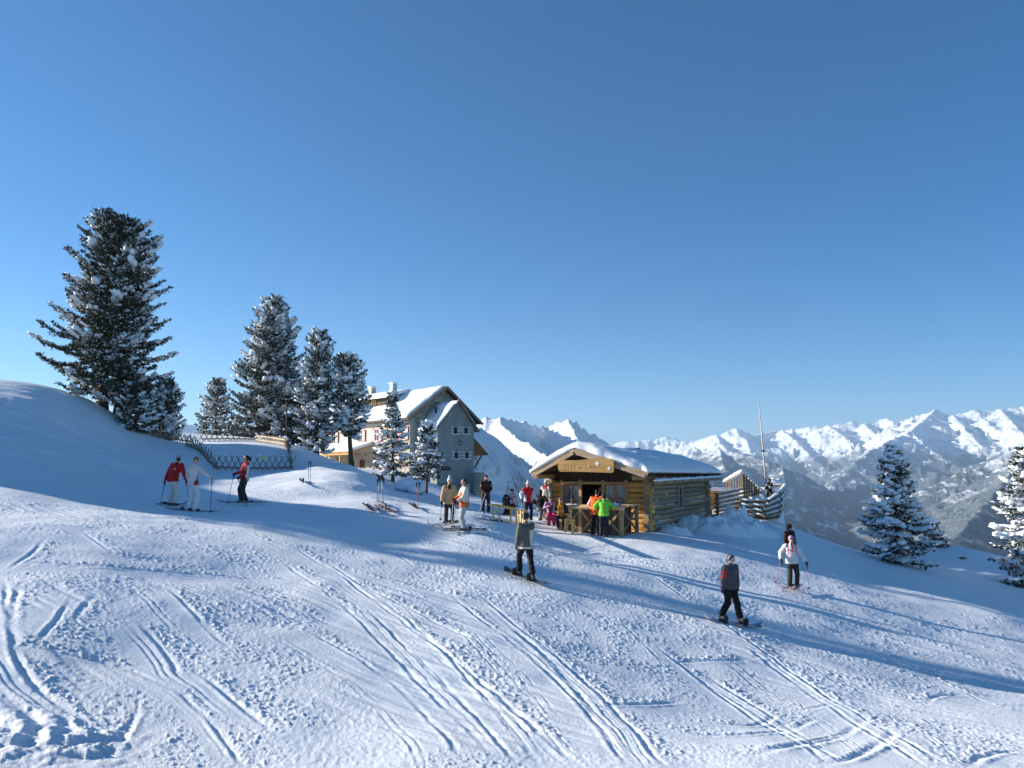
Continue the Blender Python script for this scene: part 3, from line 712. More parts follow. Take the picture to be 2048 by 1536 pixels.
    part(pu, 'purlin', M_BEAM, along='b')
    bb = MB()
    for a_e, ze in ((EA, ZE), (EB, ZE)):
        bb.bar(FH(RA, FB - 0.03, ZR - 0.06), FH(a_e, FB - 0.03, ze - 0.03), 0.05, 0.20)
        bb.bar(FH(RA + (a_e - RA) * 0.03, FB - 0.085, ZR - 0.16), FH(RA + (a_e - RA) * 0.97, FB - 0.085, ze - 0.09), 0.05, 0.13)
    part(bb, 'bargeboard', wood('barge_timber', (0.30, 0.22, 0.14), (0.50, 0.39, 0.26), 'X', 0.5))
    # gable boarding of the front above the opening
    gb = MB(); n = 18
    for i in range(n):
        a0 = 0.0 + HL * i / n; a1 = a0 + HL / n * 0.96
        def zt(a): return (ZR - 0.02 - (ZR - ZE) * abs(a - RA) / ((RA - EA) if a < RA else (EB - RA)))
        vs = [FH(a0, 0.02, 2.2), FH(a1, 0.02, 2.2), FH(a1, 0.02, zt(a1)), FH(a0, 0.02, zt(a0))]
        vs += [v + FH.e2 * 0.03 for v in vs]
        gb.add(vs, [(0, 1, 2, 3), (7, 6, 5, 4), (0, 4, 5, 1), (1, 5, 6, 2), (2, 6, 7, 3), (3, 7, 4, 0)])
    part(gb, 'gable_boarding', M_DARKW)
    g2 = MB()
    g2.add([FH(0.05, HS - .02, 2.2), FH(HL - .05, HS - .02, 2.2), FH(HL - .05, HS - .02, ZE), FH(RA, HS - .02, ZR - .03), FH(.05, HS - .02, ZE + .2)], [(0, 1, 2, 3, 4)])
    part(g2, 'gable_boarding', M_DARKW)
    # shingle course under the snow on the long eave
    sh = MB(); rnd = random.Random(8)
    b = FB
    while b < BB:
        w_ = rnd.uniform(0.16, 0.3)
        sh.box(FH(EA + 0.02, b + w_ / 2, ZE - 0.02 + rnd.uniform(-.012, .012)), (0.34, w_ * 0.9, 0.035), Matrix.Rotation(math.atan2(FH.e1.y, FH.e1.x), 4, 'Z') @ Matrix.Rotation(0.3, 4, 'Y')); b += w_
    part(sh, 'eave_shingle', M_DARKW, along='b')
    # snow slab on the roof, a soft heightfield with lip
    na, nb = 44, 96; vs = []; fs = []
    ax = np.linspace(EA - 0.10, EB + 0.06, na); bx = np.linspace(FB - 0.08, BB + 0.06, nb)
    AA, BBm = np.meshgrid(ax, bx, indexing='ij')
    slope = np.where(AA < RA, (ZR - ZE) / (RA - EA), (ZR - ZE) / (EB - RA))
    base = ZR + 0.075 - slope * np.abs(AA - RA)
    rr = np.where(AA < RA, np.abs(AA - RA) / (RA - EA), np.abs(AA - RA) / (EB - RA))
    ed = np.minimum(np.minimum(AA - ax[0], ax[-1] - AA), np.minimum(BBm - bx[0], bx[-1] - BBm))
    th = 0.20 + 0.14 * sstep(0.0, 0.5, ed) + 0.055 * fbm(AA / 1.3, BBm / 1.6, 4, 9) + 0.10 * np.exp(-(((BBm - bx[0]) / 2.5) ** 2)) * sstep(0.9, 0.4, rr)
    th = th * (0.62 + 0.38 * sstep(0, 0.18, ed)) + 0.012 * np.sin(BBm * 21) * np.exp(-((AA - ax[0]) / 0.12) ** 2)
    top = base - 0.12 * np.exp(-((AA - RA) / 0.5) ** 2) + th
    # a bump and a hollow
    top += 0.09 * np.exp(-(((AA - 1.0) / 0.16) ** 2 + ((BBm - 1.6) / 0.3) ** 2))
    er = np.exp(-((AA - ax[0]) / 0.15) ** 2) + np.exp(-((ax[-1] - AA) / 0.15) ** 2); AA = AA + er * 0.05 * fbm(BBm / 0.45, BBm * 0 + 1.5, 3, 61)
    eb = np.exp(-((BBm - bx[0]) / 0.2) ** 2); BBm = BBm + eb * 0.06 * fbm(AA / 0.4, AA * 0 + 2.5, 3, 62)
    for k, zz in ((0, top), (1, base)):
        for i in range(na):
            for j in range(nb): vs.append(FH(AA[i, j], BBm[i, j], zz[i, j] + (0 if k == 0 else -0.0)))
    def id_(i, j, k): return k * na * nb + i * nb + j
    for i in range(na - 1):
        for j in range(nb - 1):
            fs.append((id_(i, j, 0), id_(i, j + 1, 0), id_(i + 1, j + 1, 0), id_(i + 1, j, 0)))
            fs.append((id_(i, j, 1), id_(i + 1, j, 1), id_(i + 1, j + 1, 1), id_(i, j + 1, 1)))
    for j in range(nb - 1):
        for i in (0, na - 1): fs.append((id_(i, j, 0), id_(i, j, 1), id_(i, j + 1, 1), id_(i, j + 1, 0)))
    for i in range(na - 1):
        for j in (0, nb - 1): fs.append((id_(i, j, 0), id_(i + 1, j, 0), id_(i + 1, j, 1), id_(i, j, 1)))
    s = MB(); s.add(vs, fs, True); so = part(s, 'roof_snow', M_ICE)
    v = MB(); v.box(FH(3.0, 7.6, ZR + 0.33), (0.4, 0.22, 0.10)); part(v, 'roof_vent', M_DARKW, parent=roof)
    # wooden gutter with iron hooks and snow
    gt = MB(); rough_log(gt, FH(-0.72, -1.15, 2.20), FH(-0.72, HS + 0.95, 2.34), 0.095, 77, 10, 10)
    go = part(gt, 'gutter', M_LOG, along='b')
    gs = MB(); snow_ridge(gs, FH(-0.72, -1.2, 2.27), FH(-0.72, HS + 0.9, 2.41), 0.24, 0.12, 5, 46); part(gs, 'gutter_snow', M_ICE, parent=go)
    for k in range(8):
        hk = MB(); b = -0.1 + k * 1.45; z = 2.2 + 0.14 * (b + 1.15) / (HS + 2.1)
        pts = [FH(-0.72 + 0.125 * math.cos(t), b, z + 0.125 * math.sin(t)) for t in np.linspace(-0.3, math.pi * 1.15, 9)][::-1] + [FH(-0.52, b, z + 0.3)]
        hk.tube(pts, 0.018, 5); part(hk, 'gutter_hook', M_BLACKI, parent=go)
    # carved name board
    sg = MB(); za, zb = 2.63, 3.18; s0 = solve(lambda a: FH(a, FB - 0.14, 2.9), 1228, -0.5, 3); s1 = solve(lambda a: FH(a, FB - 0.14, 2.9), 1117, 1, 5)
    ol = []
    def corner(a, z, r, t0, t1):
        for t in np.linspace(t0, t1, 6): ol.append(FH(a + r * math.cos(t), FB - 0.12, z + r * math.sin(t)))
    corner(s1 - 0.14, zb - 0.14 - 0.02, 0.14, 0, math.pi / 2); ol.append(FH((s0 + s1) / 2 + 0.4, FB - .12, zb - 0.03)); ol.append(FH((s0 + s1) / 2 - 0.3, FB - .12, zb + 0.015)); corner(s0 + 0.14, zb - 0.12, 0.14, math.pi / 2, math.pi)
    corner(s0 + 0.12, za + 0.10, 0.12, math.pi, math.pi * 1.5); ol.append(FH((s0 + s1) / 2, FB - .12, za + 0.02)); corner(s1 - 0.14, za + 0.17, 0.14, math.pi * 1.5, math.pi * 2)
    sg.prism(ol, (0, 0, 0), -FH.e2 * 0.07)
    sign = part(sg, 'name_board', M_SIGNW)
    # worn carved lettering: raised strokes of an illegible word, and two pale edelweiss flowers
    lt = MB(); rnd = random.Random(21); a = s1 - 0.30
    strokes = [[(0, 0, .0, 1), (0, 1, .5, 1), (0, .5, .4, .5)], [(0, 0, 0, .6)], [(0, 0, 0, 1)], [(0, 0, 0, 1)], [(0, 0, .4, .6), (.4, .6, .4, 0), (0, 0.3, .4, .3)], [(0, 0, 0, .6), (0, .6, .4, .45)], [(0, .6, .4, .6), (.4, .6, 0, 0), (0, 0, .4, 0)],
               [(0, 0, 0, .6), (0, .6, .4, .6), (.4, .6, .4, 0)], [(0, 0, 0, .6), (0, 0, .4, 0), (.4, 0, .4, .6)], [(0, 0, .4, 0), (.4, 0, .4, .6), (0, 0, 0, .6)]]
    M_LET = noisy('letter_wood', (0.44, 0.27, 0.11), (0.58, 0.38, 0.18), 12)
    for st in strokes:
        lt = MB()
        for (u0, v0, u1, v1) in st:
            lt.bar(FH(a - u0 * 0.22, FB - 0.196, 2.79 + v0 * 0.2), FH(a - u1 * 0.22, FB - 0.196, 2.79 + v1 * 0.2 + 0.001), 0.022, 0.006, FH.e2)
        part(lt, 'carved_letter', M_LET, parent=sign); a -= 0.155
    for (fa, fz, r) in ((s0 + 0.72, 3.0, 0.13), (s0 + 0.2, 2.80, 0.10), (s0 + 1.12, 2.9, 0.05)):
        fl = MB()
        for k in range(8):
            an = k * math.pi / 4
            tip = FH(fa + r * math.cos(an), FB - 0.205, fz + r * math.sin(an)); l = FH(fa + .45 * r * math.cos(an + .4), FB - 0.2, fz + .45 * r * math.sin(an + .4)); rr_ = FH(fa + .45 * r * math.cos(an - .4), FB - 0.2, fz + .45 * r * math.sin(an - .4))
            fl.add([FH(fa, FB - 0.21, fz), l, tip, rr_], [(0, 1, 2), (0, 2, 3)])
        part(fl, 'carved_flower', M_WHITEP, parent=sign)
    # bits of snow on the ledges of the near wall
    rnd = random.Random(3)
    for k in range(26):
        b0 = rnd.uniform(0.2, HS - 1.2); z = 0.14 + 0.232 * rnd.choice([0, 0, 1, 1, 2, 3, 4, 5, 6]); L = rnd.uniform(0.3, 1.5)
        if z > 0.9 and win_b - 0.6 < b0 + L and b0 < win_b + 0.5: continue
        ls = MB(); snow_ridge(ls, FH(-0.105, b0, z + 0.085), FH(-0.105, min(b0 + L, HS), z + 0.085), 0.07, 0.035, k, 6); part(ls, 'ledge_snow', M_ICE)
    # yellow round badge on the wall
    bd = MB(); bd.tube([FH(-0.16, 0.22, 1.02), FH(-0.19, 0.22, 1.02)], 0.16, 14); pb = part(bd, 'wall_badge', new_mat('yellow_plate', (0.62, 0.66, 0.22), 0.5))
    bd = MB(); bd.box(FH(-0.20, 0.22, 1.02), (0.03, 0.16, 0.05), Matrix.Rotation(math.atan2(FH.e1.y, FH.e1.x), 4, 'Z')); part(bd, 'badge_mark', new_mat('badge_ink', (0.10, 0.16, 0.06), 0.6), parent=pb)

    # ---------------- bar counter in front
    cr = empty('bar_counter', FH(2.2, -2.5, 0), 0, 'timber bar counter with crossed braces standing in front of the log cabin', 'bar counter')
    def cpart(mb, name, mat, parent=None, label=None):
        o = mb.build(name, mat, None, label); e = FH.e1
        M = Matrix.Translation(FH(2, -2, 0)) @ Matrix.Rotation(math.atan2(e.y, e.x), 4, 'Z'); o.data.transform(M.inverted()); o.matrix_world = M
        p = parent or cr; o.parent = p; o.matrix_parent_inverse = Matrix.Translation(-cr.location) if parent is None else parent.matrix_world.inverted(); return o
    G0 = -2.75; A0 = 0.25; A1 = solve(lambda a: FH(a, G0, 1.2), 1119, 1, 5)
    t = MB(); rough_log(t, FH(A0 - 0.1, G0, 1.19), FH(A1, G0, 1.19), 0.10, 5, 12, 6)
    for k in range(4): t.bar(FH(A0, G0 + 0.14 + k * 0.16, 1.245), FH(A1, G0 + 0.14 + k * 0.16, 1.245), 0.15, 0.06)
    for k in range(3): t.bar(FH(A0 + 0.10 + k * 0.19, G0 + 0.82, 1.243), FH(A0 + 0.10 + k * 0.19, -0.35, 1.243), 0.18, 0.06)
    cpart(t, 'counter_top', wood('counter_timber', (0.42, 0.28, 0.13), (0.66, 0.47, 0.25), 'X', 0.3))
    posts = [A0 + 0.02, A0 + (A1 - A0) * 0.36, A0 + (A1 - A0) * 0.66, A1 - 0.05]
    for a in posts:
        m = MB(); g = FH(a, G0 + 0.02, 0); m.bar(Vector((g.x, g.y, gz(g.x, g.y) - 0.1)), FH(a, G0 + 0.02, 1.12), 0.15, 0.15, FH.e1); cpart(m, 'post', M_BEAM)
    m = MB(); g = FH(A0 + 0.02, -0.8, 0); m.bar(Vector((g.x, g.y, gz(g.x, g.y) - 0.1)), FH(A0 + .02, -0.8, 1.2), 0.13, 0.13, FH.e1); cpart(m, 'post', M_GREYW)
    for a, c in zip(posts[:-1], posts[1:]):
        m = MB(); m.bar(FH(a, G0 + 0.0, 0.12), FH(c, G0 + 0.0, 1.08), 0.045, 0.10); m.bar(FH(a, G0 + 0.05, 1.08), FH(c, G0 + 0.05, 0.12), 0.045, 0.10); cpart(m, 'brace', M_BEAM)
        m = MB(); n = 7
        for k in range(n):
            aa = a + (c - a) * (k + 0.5) / n; m.bar(FH(aa, G0 + 0.24, 0.0), FH(aa + 0.02, G0 + 0.24, 1.14), (c - a) / n * 0.93, 0.03, FH.e2)
        cpart(m, 'panel', M_GREYW)
    m = MB(); m.bar(FH(A0 + 0.02, G0 + .05, 0.12), FH(A0 + 0.02, -0.85, 1.1), 0.10, 0.05, FH.e1); m.bar(FH(A0 - 0.02, G0 + .05, 1.08), FH(A0 - 0.02, -0.85, 0.12), 0.10, 0.05, FH.e1); m.bar(FH(A0, G0, 0.1), FH(A0, -0.8, 0.1), 0.12, 0.08)
    cpart(m, 'brace', M_GREYW)
    m = MB()
    for k in range(9): bq = G0 + 0.3 + k * 0.2; m.bar(FH(A0 + 0.3, bq, 0.0), FH(A0 + 0.3, bq, 1.16), 0.03, 0.19, FH.e2)
    cpart(m, 'panel', M_DARKW)
    m = MB(); snow_ridge(m, FH(A1 - 0.1, G0 + .4, 1.275), FH(A1 - 0.7, G0 + .45, 1.275), 0.28, 0.04, 2, 8); cpart(m, 'counter_snow', M_ICE)
    # things on the counter
    def tray(a, b, col, label, sz=(0.5, 0.32, 0.05)):
        o = MB(); M = Matrix.Rotation(math.atan2(FH.e1.y, FH.e1.x), 4, 'Z'); o.box((0, 0, sz[2] / 2), sz, M)
        o.box((0, 0, sz[2] + 0.015), (sz[0] * 0.9, sz[1] * 0.5, 0.03), M)
        q = o.build('tray', new_mat('tray_' + label[:4], col, 0.5)); q.location = FH(a, b, 1.276); tag(q, label, 'tray')
    tray(0.75, G0 + 0.45, (0.05, 0.18, 0.55), 'blue tray lying on the counter beside the lime jacket')
    gl = MB(); gl.tube([(0, 0, 0), (0, 0, 0.2), (0, 0, 0.24), (0, 0, 0.31)], [0.037, 0.037, 0.014, 0.014], 8); q = gl.build('bottle', new_mat('amber_glass', (0.22, 0.10, 0.02), 0.1, 0.6)); q.location = FH(2.6, G0 + 0.35, 1.276); tag(q, 'brown bottle standing on the bar counter near its middle post', 'bottle')
    gl = MB(); gl.tube([(0, 0, 0), (0, 0, 0.09)], [0.035, 0.04], 8); q = gl.build('mug', M_WHITEP); q.location = FH(1.9, G0 + 0.5, 1.276); tag(q, 'small white mug on the bar counter beside the orange jacket', 'mug')
build_hut()

# planks and stones peeping out of the snow below the near wall
def debris():
    m = MB(); rnd = random.Random(5)
    c = hit(1332, 1060)
    for k in range(6): m.bar(c + Vector((rnd.uniform(-.4, .1), rnd.uniform(-.4, .4), 0.05 + 0.03 * k)), c + Vector((rnd.uniform(.3, .7), rnd.uniform(-.2, .5), 0.02 + 0.03 * k)), 0.12, 0.04)
    o = m.build('plank_heap', M_BEAM); tag(o, 'small heap of loose boards half buried in snow below the log wall', 'boards')
debris()

def snow_heaps():
    """shovelled snow against the wall and in front of the terrace"""
    rnd = random.Random(12)
    heaps = [(hit(1440, 1062), 1.5, 0.55, 0), (hit(1475, 1058), 1.3, 0.75, 1), (hit(1385, 1056), 0.9, 0.40, 2), (hit(1495, 1062), 1.5, 0.5, 3), (hit(1350, 1066), 0.8, 0.28, 5)]
    V = []; F = []; n0 = 0
    for c, r, h, sd in heaps:
        n = 40; a = np.linspace(0, 2 * np.pi, n, endpoint=False); rr = np.linspace(0, 1, 14)
        Rr, Aa = np.meshgrid(rr, a, indexing='ij'); X = c.x + Rr * r * 1.25 * np.cos(Aa); Y = c.y + Rr * r * np.sin(Aa)
        Z = G(X, Y) + h * (1 - Rr ** 2) ** 2 * (1 + 0.8 * fbm(X / 0.55, Y / 0.55, 5, sd)) + 0.05 - 0.25 * Rr ** 5
        V.append(np.stack([X, Y, Z], -1).reshape(-1, 3))
        i = np.arange(13)[:, None] * n; j = np.arange(n)[None]; F.append((np.stack([i + j, i + n + j, i + n + (j + 1) % n, i + (j + 1) % n], -1).reshape(-1, 4)) + n0); n0 += n * 14
        o = np_obj('snow_heap', V[-1], F[-1] - (n0 - n * 14), M_SNOWS, smooth=True); tag(o, kind='structure')
snow_heaps()

# ================================================================ TERRACE BEYOND THE HUT
def build_terrace():
    M_R = wood('rail_log', (0.15, 0.10, 0.062), (0.30, 0.215, 0.135), 'X', 0.5)
    def vertical(p, z0, z1, r, mat, parent, name='post', seed=0):
        m = MB(); rough_log(m, (p.x, p.y, z0), (p.x, p.y, z1), r, seed, 9, 3); return m.build(name, mat, parent)
    # log rail fence
    r = empty('log_railing', (0, 0, 0), 0, 'snowy log railing running back from the corner post beside the hut', 'railing')
    A = P(1434, 988, 43.3); B = P(1502, 975, 47.5); A2 = P(1434, 1028, 43.3); B2 = P(1502, 1012, 47.5)
    vertical(A, A2.z - 0.3, A.z + 0.05, 0.085, noisy('red_post', (0.10, 0.035, 0.025), (0.16, 0.07, 0.04), 8), r)
    vertical(B, B2.z - 0.3, B.z + 0.02, 0.08, M_R, r, seed=3)
    for k in range(5):
        t = k / 4.6; a = A.lerp(A2, t); b = B.lerp(B2, t); d = (a - b).normalized()
        m = MB(); rough_log(m, a + d * 0.25, b - d * 0.1, 0.075, k, 9, 8); q = m.build('rail', M_R, r)
        m = MB(); snow_ridge(m, a + d * 0.1 + Vector((0, 0, .05)), b + Vector((0, 0, .05)), 0.13, 0.07, k + 3, 16); m.build('rail_snow', M_ICE, q)
    # front crib wall of round logs, then its return
    r = empty('log_crib_wall', (0, 0, 0), 0, 'stacked round log crib wall bulging out below the snowy terrace', 'log wall')
    rows = [((1478, 1003, 45.6), (1535, 1003, 45.0), (1558, 988, 45.6), (1571, 972, 50)), ((1480, 1012, 45.4), (1530, 1013, 44.8), (1560, 1000, 45.4), (1571, 983, 50)),
            ((1486, 1021, 45.3), (1525, 1023, 44.7), (1560, 1012, 45.2), (1570, 994, 50)), ((1500, 1030, 45.2), (1530, 1031, 44.6), (1558, 1023, 45.0), (1569, 1004, 50)), ((1522, 1037, 45.1), (1555, 1033, 44.8), (1566, 1014, 50))]
    for k, row in enumerate(rows):
        p = [P(*q) for q in row]
        for a, b in zip(p[:-1], p[1:]):
            d = (b - a).normalized()
            m = MB(); rough_log(m, a - d * .12, b + d * .12, 0.115, k * 7 + int(a.x), 10, 6); q = m.build('log', M_R, r)
            m = MB(); snow_ridge(m, a + Vector((0, 0, .07)), b + Vector((0, 0, .07)), 0.24, 0.11, k * 3 + int(b.x), 12); m.build('log_snow', M_ICE, q)
    # palisade of split boards with a peak
    r = empty('palisade_screen', (0, 0, 0), 0, 'gable shaped screen of split boards topped with snow on the terrace', 'screen')
    lit = [(1452, 962), (1457, 960), (1461, 957), (1466, 955), (1471, 952), (1476, 950), (1480, 947), (1484, 946)]
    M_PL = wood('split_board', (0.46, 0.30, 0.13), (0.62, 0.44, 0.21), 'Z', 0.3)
    for k, (px, py) in enumerate(lit):
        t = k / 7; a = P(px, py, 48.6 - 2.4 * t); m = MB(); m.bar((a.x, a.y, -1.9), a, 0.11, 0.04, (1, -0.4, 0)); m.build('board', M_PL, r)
    dark = [(1488, 949), (1493, 953), (1498, 958), (1503, 963), (1508, 967), (1512, 972), (1517, 977), (1522, 982), (1526, 986), (1531, 990)]
    for k, (px, py) in enumerate(dark):
        t = k / 9; a = P(px, py, 46.2 + 0.9 * t); m = MB(); m.bar((a.x, a.y, -2.1), a, 0.13, 0.04, (0.2, 1, 0)); m.build('board', M_GREYW, r)  # shade side of the screen: the shade is put into greyer boards
    m = MB(); snow_ridge(m, P(1449, 964, 48.7), P(1485, 944, 46.3), 0.30, 0.22, 6, 16); snow_ridge(m, P(1485, 945, 46.3), P(1524, 981, 47.0), 0.22, 0.12, 7, 16); m.build('board_snow', M_ICE, r)
    # sunny low log wall of the deck and deck itself
    r = empty('deck_bench_wall', (0, 0, 0), 0, 'low sunlit log wall with a snow cushion right behind the hut', 'log wall')
    a = P(1402, 985, 46.5); b = P(1440, 983, 49.5)
    for k in range(5):
        m = MB(); rough_log(m, a - Vector((0, 0, k * 0.22)), b - Vector((0, 0, k * 0.22)), 0.115, k, 10, 5); m.build('log', M_FLOG, r)
    m = MB(); snow_ridge(m, a + Vector((-.1, 0, .09)), P(1468, 982, 51) + Vector((0, 0, .05)), 0.55, 0.22, 9, 14); m.build('wall_snow', M_ICE, r)
    m = MB(); vs = [P(1404, 1032, 43.6), P(1434, 1028, 43.4), P(1502, 1008, 47.6), P(1440, 1005, 50), P(1402, 1005, 47.5)]; m.prism(vs, (0, 0, 0), (0, 0, -0.3))
    o = m.build('terrace_deck', noisy('deck_boards', (0.42, 0.33, 0.27), (0.60, 0.52, 0.46), 5)); tag(o, 'snow dusted wooden deck between the hut and the log railing', 'deck')
    m = MB(); vs = [P(1478, 1003, 45.7), P(1535, 1003, 45.1), P(1556, 990, 45.6), P(1566, 975, 49.6), P(1520, 975, 51.5), P(1480, 985, 50)]
    top = [v + Vector((0, 0, 0.02 + 0.25 * (i in (4, 5)))) for i, v in enumerate(vs)]; n = 6
    cen = sum(top, Vector()) / 6 + Vector((0, 0, 0.18))
    m.add(top + [cen] + [Vector((v.x, v.y, -4.2)) for v in top], [(i, (i + 1) % n, 6) for i in range(n)] + [(i, 7 + i, 7 + (i + 1) % n, (i + 1) % n) for i in range(n)], True)
    o = m.build('terrace_snow', M_SNOWS); tag(o, kind='structure')
    # rear rails, sunlit
    r = empty('rear_railing', (0, 0, 0), 0, 'pale plank railing behind the flagpole at the terrace edge', 'railing')
    for py in (972, 978): 
        m = MB(); m.bar(P(1512, py, 49.5), P(1562, py - 1, 50.3), 0.05, 0.10); m.build('rail', M_PL, r)
    for px in (1514, 1537, 1560):
        p = P(px, 970, 49.8); m = MB(); m.bar((p.x, p.y, -2), p, 0.08, 0.08, (1, 0, 0)); m.build('post', M_PL, r)
    m = MB(); snow_ridge(m, P(1545, 968, 50.1), P(1566, 966, 50.4), 0.4, 0.3, 3, 6); m.build('rail_snow', M_ICE, r)
    # flagpole
    r = empty('flagpole', (0, 0, 0), 0, 'tall thin bare wooden flagpole leaning slightly over the terrace', 'flagpole')
    a = P(1535, 1000, 46.4); b = P(1518.5, 812, 46.4)
    m = MB(); m.tube([a, a.lerp(b, .5), b], [0.058, 0.045, 0.028], 8); m.build('pole', noisy('pole_wood', (0.50, 0.38, 0.28), (0.66, 0.52, 0.40), 6), r)
    m = MB(); m.ball(b + Vector((0, 0, 0.06)), 0.065, 8, 6); m.build('finial', new_mat('finial_metal', (0.45, 0.43, 0.40), 0.4, 0.5, 0.6), r)
    c = a.lerp(b, 0.52); m = MB(); m.tube([c - Vector((0, 0, .05)), c + Vector((0, 0, .05))], 0.085, 8); m.build('clamp', M_BLACKI, r)
build_terrace()
# ================================================================ THE STONE MOUNTAIN HOUSE
def chevron(name, ca, cb, w, h, k=5.0, border=None):
    m = new_mat(name, ca, 0.6); t = NT(m); c = t.n('ShaderNodeTexCoord'); s = t.n('ShaderNodeSeparateXYZ'); t.l(c.outputs['Object'], s.inputs[0])
    ax = t.math('ABSOLUTE', s.outputs[0]); z = t.math('ADD', t.math('ADD', s.outputs[2], 50.0), t.math('MULTIPLY', ax, 1.0))
    f = t.math('FRACT', t.math('MULTIPLY', z, k)); st = t.math('GREATER_THAN', f, 0.52)
    col = t.mix(st, ca, cb)
    if border:
        e = t.math('GREATER_THAN', t.math('ABSOLUTE', s.outputs[2]), h / 2 - 0.16)
        e2 = t.math('GREATER_THAN', ax, w / 2 - 0.035)
        col = t.mix(t.math('MAXIMUM', e, e2), col, border)
    t.col(col); return m
def masonry(name):
    m = new_mat(name, (0.4, 0.37, 0.3), 0.9, 0.15); t = NT(m); v = t.coord('Object')
    vo = t.n('ShaderNodeTexVoronoi'); vo.feature = 'F1'; vo.inputs['Scale'].default_value = 2.3; t.l(v, vo.inputs['Vector'])
    ve = t.n('ShaderNodeTexVoronoi'); ve.feature = 'DISTANCE_TO_EDGE'; ve.inputs['Scale'].default_value = 2.3; t.l(v, ve.inputs['Vector'])
    sp = t.n('ShaderNodeSeparateColor'); t.l(vo.outputs['Color'], sp.inputs[0])
    stone = t.ramp(sp.outputs[0], [(0.0, (0.21, 0.18, 0.15)), (0.5, (0.34, 0.30, 0.24)), (1.0, (0.44, 0.39, 0.31))])
    c = t.mix(t.ramp(ve.outputs['Distance'], [(0.02, 1.0), (0.06, 0.0)]), stone, (0.50, 0.46, 0.38)); c = t.mix(t.ramp(t.noise(v, 1.1, 4), [(0.45, 0.0), (0.6, 0.55)]), c, (0.48, 0.45, 0.38))
    t.col(c); t.nor(t.bump(t.ramp(ve.outputs['Distance'], [(0.0, 0.0), (0.1, 1.0)]), 0.4, 0.04)); return m
def build_house():
    M_GLASS = new_mat('house_glass', (0.015, 0.016, 0.018), 0.35, 0.15)
    C0 = P(819, 946, 95); s2 = math.sqrt(0.5)
    e1 = Vector((-0.69, 0.724)); e2 = Vector((0.724, 0.69)); F = Frame((C0.x, C0.y, C0.z - 0.4), e1, e2)
    root = empty('mountain_house', F(10, 5, 0), 0, 'large stone mountain house with steep snowy roof and red striped shutters', 'house')
    def part(mb, name, mat, parent=None, rz=True, at=(0, 0, 0), label=None):
        o = mb.build(name, mat, None, label); M = Matrix.Translation(F(*at)) @ Matrix.Rotation(math.atan2(e1.y, e1.x), 4, 'Z')
        o.data.transform(M.inverted()); o.matrix_world = M; p = parent or root; o.parent = p
        o.matrix_parent_inverse = Matrix.Translation(-root.location) if parent is None else parent.matrix_world.inverted(); return o
    STONE = masonry('rubble_stone'); REN = noisy('grey_render', (0.25, 0.25, 0.24), (0.335, 0.335, 0.32), 1.2, 0.9, (1, 1, 0.4), 0.3, 14)
    REN2 = noisy('cream_render', (0.50, 0.46, 0.36), (0.60, 0.56, 0.45), 1.6, 0.9, (1, 1, 1), 0.3, 10)
    BRN = wood('soffit_board', (0.16, 0.075, 0.03), (0.26, 0.13, 0.055), 'X'); ORW = wood('orange_timber', (0.45, 0.25, 0.07), (0.58, 0.35, 0.12), 'X')
    L = 25.0; half = solve(lambda b: F(0, b, 11), 886, 1, 12); W = 2 * half
    ze = 7.75; zr = P(885, 776, F(0, half, 0).y).z - F.o.z
    def quad_wall(pts, th, n, mat, name, **k):
        mb = MB(); mb.prism([F(*p) for p in pts], (0, 0, 0), Vector((n[0], n[1], 0)) * th); return part(mb, name, mat, **k)
    # facade: stone below and at the corner, cream between the windows
    zb = -6.0
    quad_wall([(0, 0, zb), (L, 0, zb), (L, 0, ze), (0, 0, ze)], 0.5, (e2.x, e2.y), REN2, 'front_wall')
    mb = MB(); mb.prism([F(-0.03, -0.04, zb), F(L, -0.04, zb), F(L, -0.04, 3.0), F(5.5, -0.04, 3.3), F(3.5, -0.04, 4.8), F(1.2, -0.04, 5.4), F(1.0, -0.04, ze), F(-0.03, -0.04, ze)], (0, 0, 0), Vector((e2.x, e2.y, 0)) * 0.04); part(mb, 'stone_facing', STONE)
    quad_wall([(0, 0.5, zb), (0, W, zb), (0, W, ze), (0, half, zr - 0.15), (0, 0.5, ze + 0.35)], 0.5, (e1.x, e1.y), STONE, 'gable_wall')
    quad_wall([(L, 0.5, zb), (L, W, zb), (L, W, ze), (L, half, zr - 0.15), (L, 0.5, ze + 0.35)], -0.5, (e1.x, e1.y), STONE, 'gable_wall')
    quad_wall([(0.5, W, zb), (L - .5, W, zb), (L - .5, W, ze), (0.5, W, ze)], -0.5, (e2.x, e2.y), STONE, 'back_wall')
    # main roof
    sl = (zr - ze) / half; ov = 1.0; go = 0.9
    def roofpair(fr_a0, fr_a1, ridge_b, z_r, s, over, t0, th, swap=False):
        mb = MB()
        for sg in (-1, 1):
            b_e = ridge_b + sg * over; z_e = z_r - s * over
            p = [F(fr_a0, ridge_b, z_r + t0), F(fr_a0, b_e, z_e + t0), F(fr_a1, b_e, z_e + t0), F(fr_a1, ridge_b, z_r + t0)]
            p += [v + Vector((0, 0, th)) for v in p]; mb.add(p, [(0, 1, 2, 3), (7, 6, 5, 4), (0, 4, 5, 1), (1, 5, 6, 2), (2, 6, 7, 3), (3, 7, 4, 0)])
        return mb
    roof = part(roofpair(-go, L + go, half, zr, sl, half + ov, 0, 0.18), 'roof', M_DARKW)
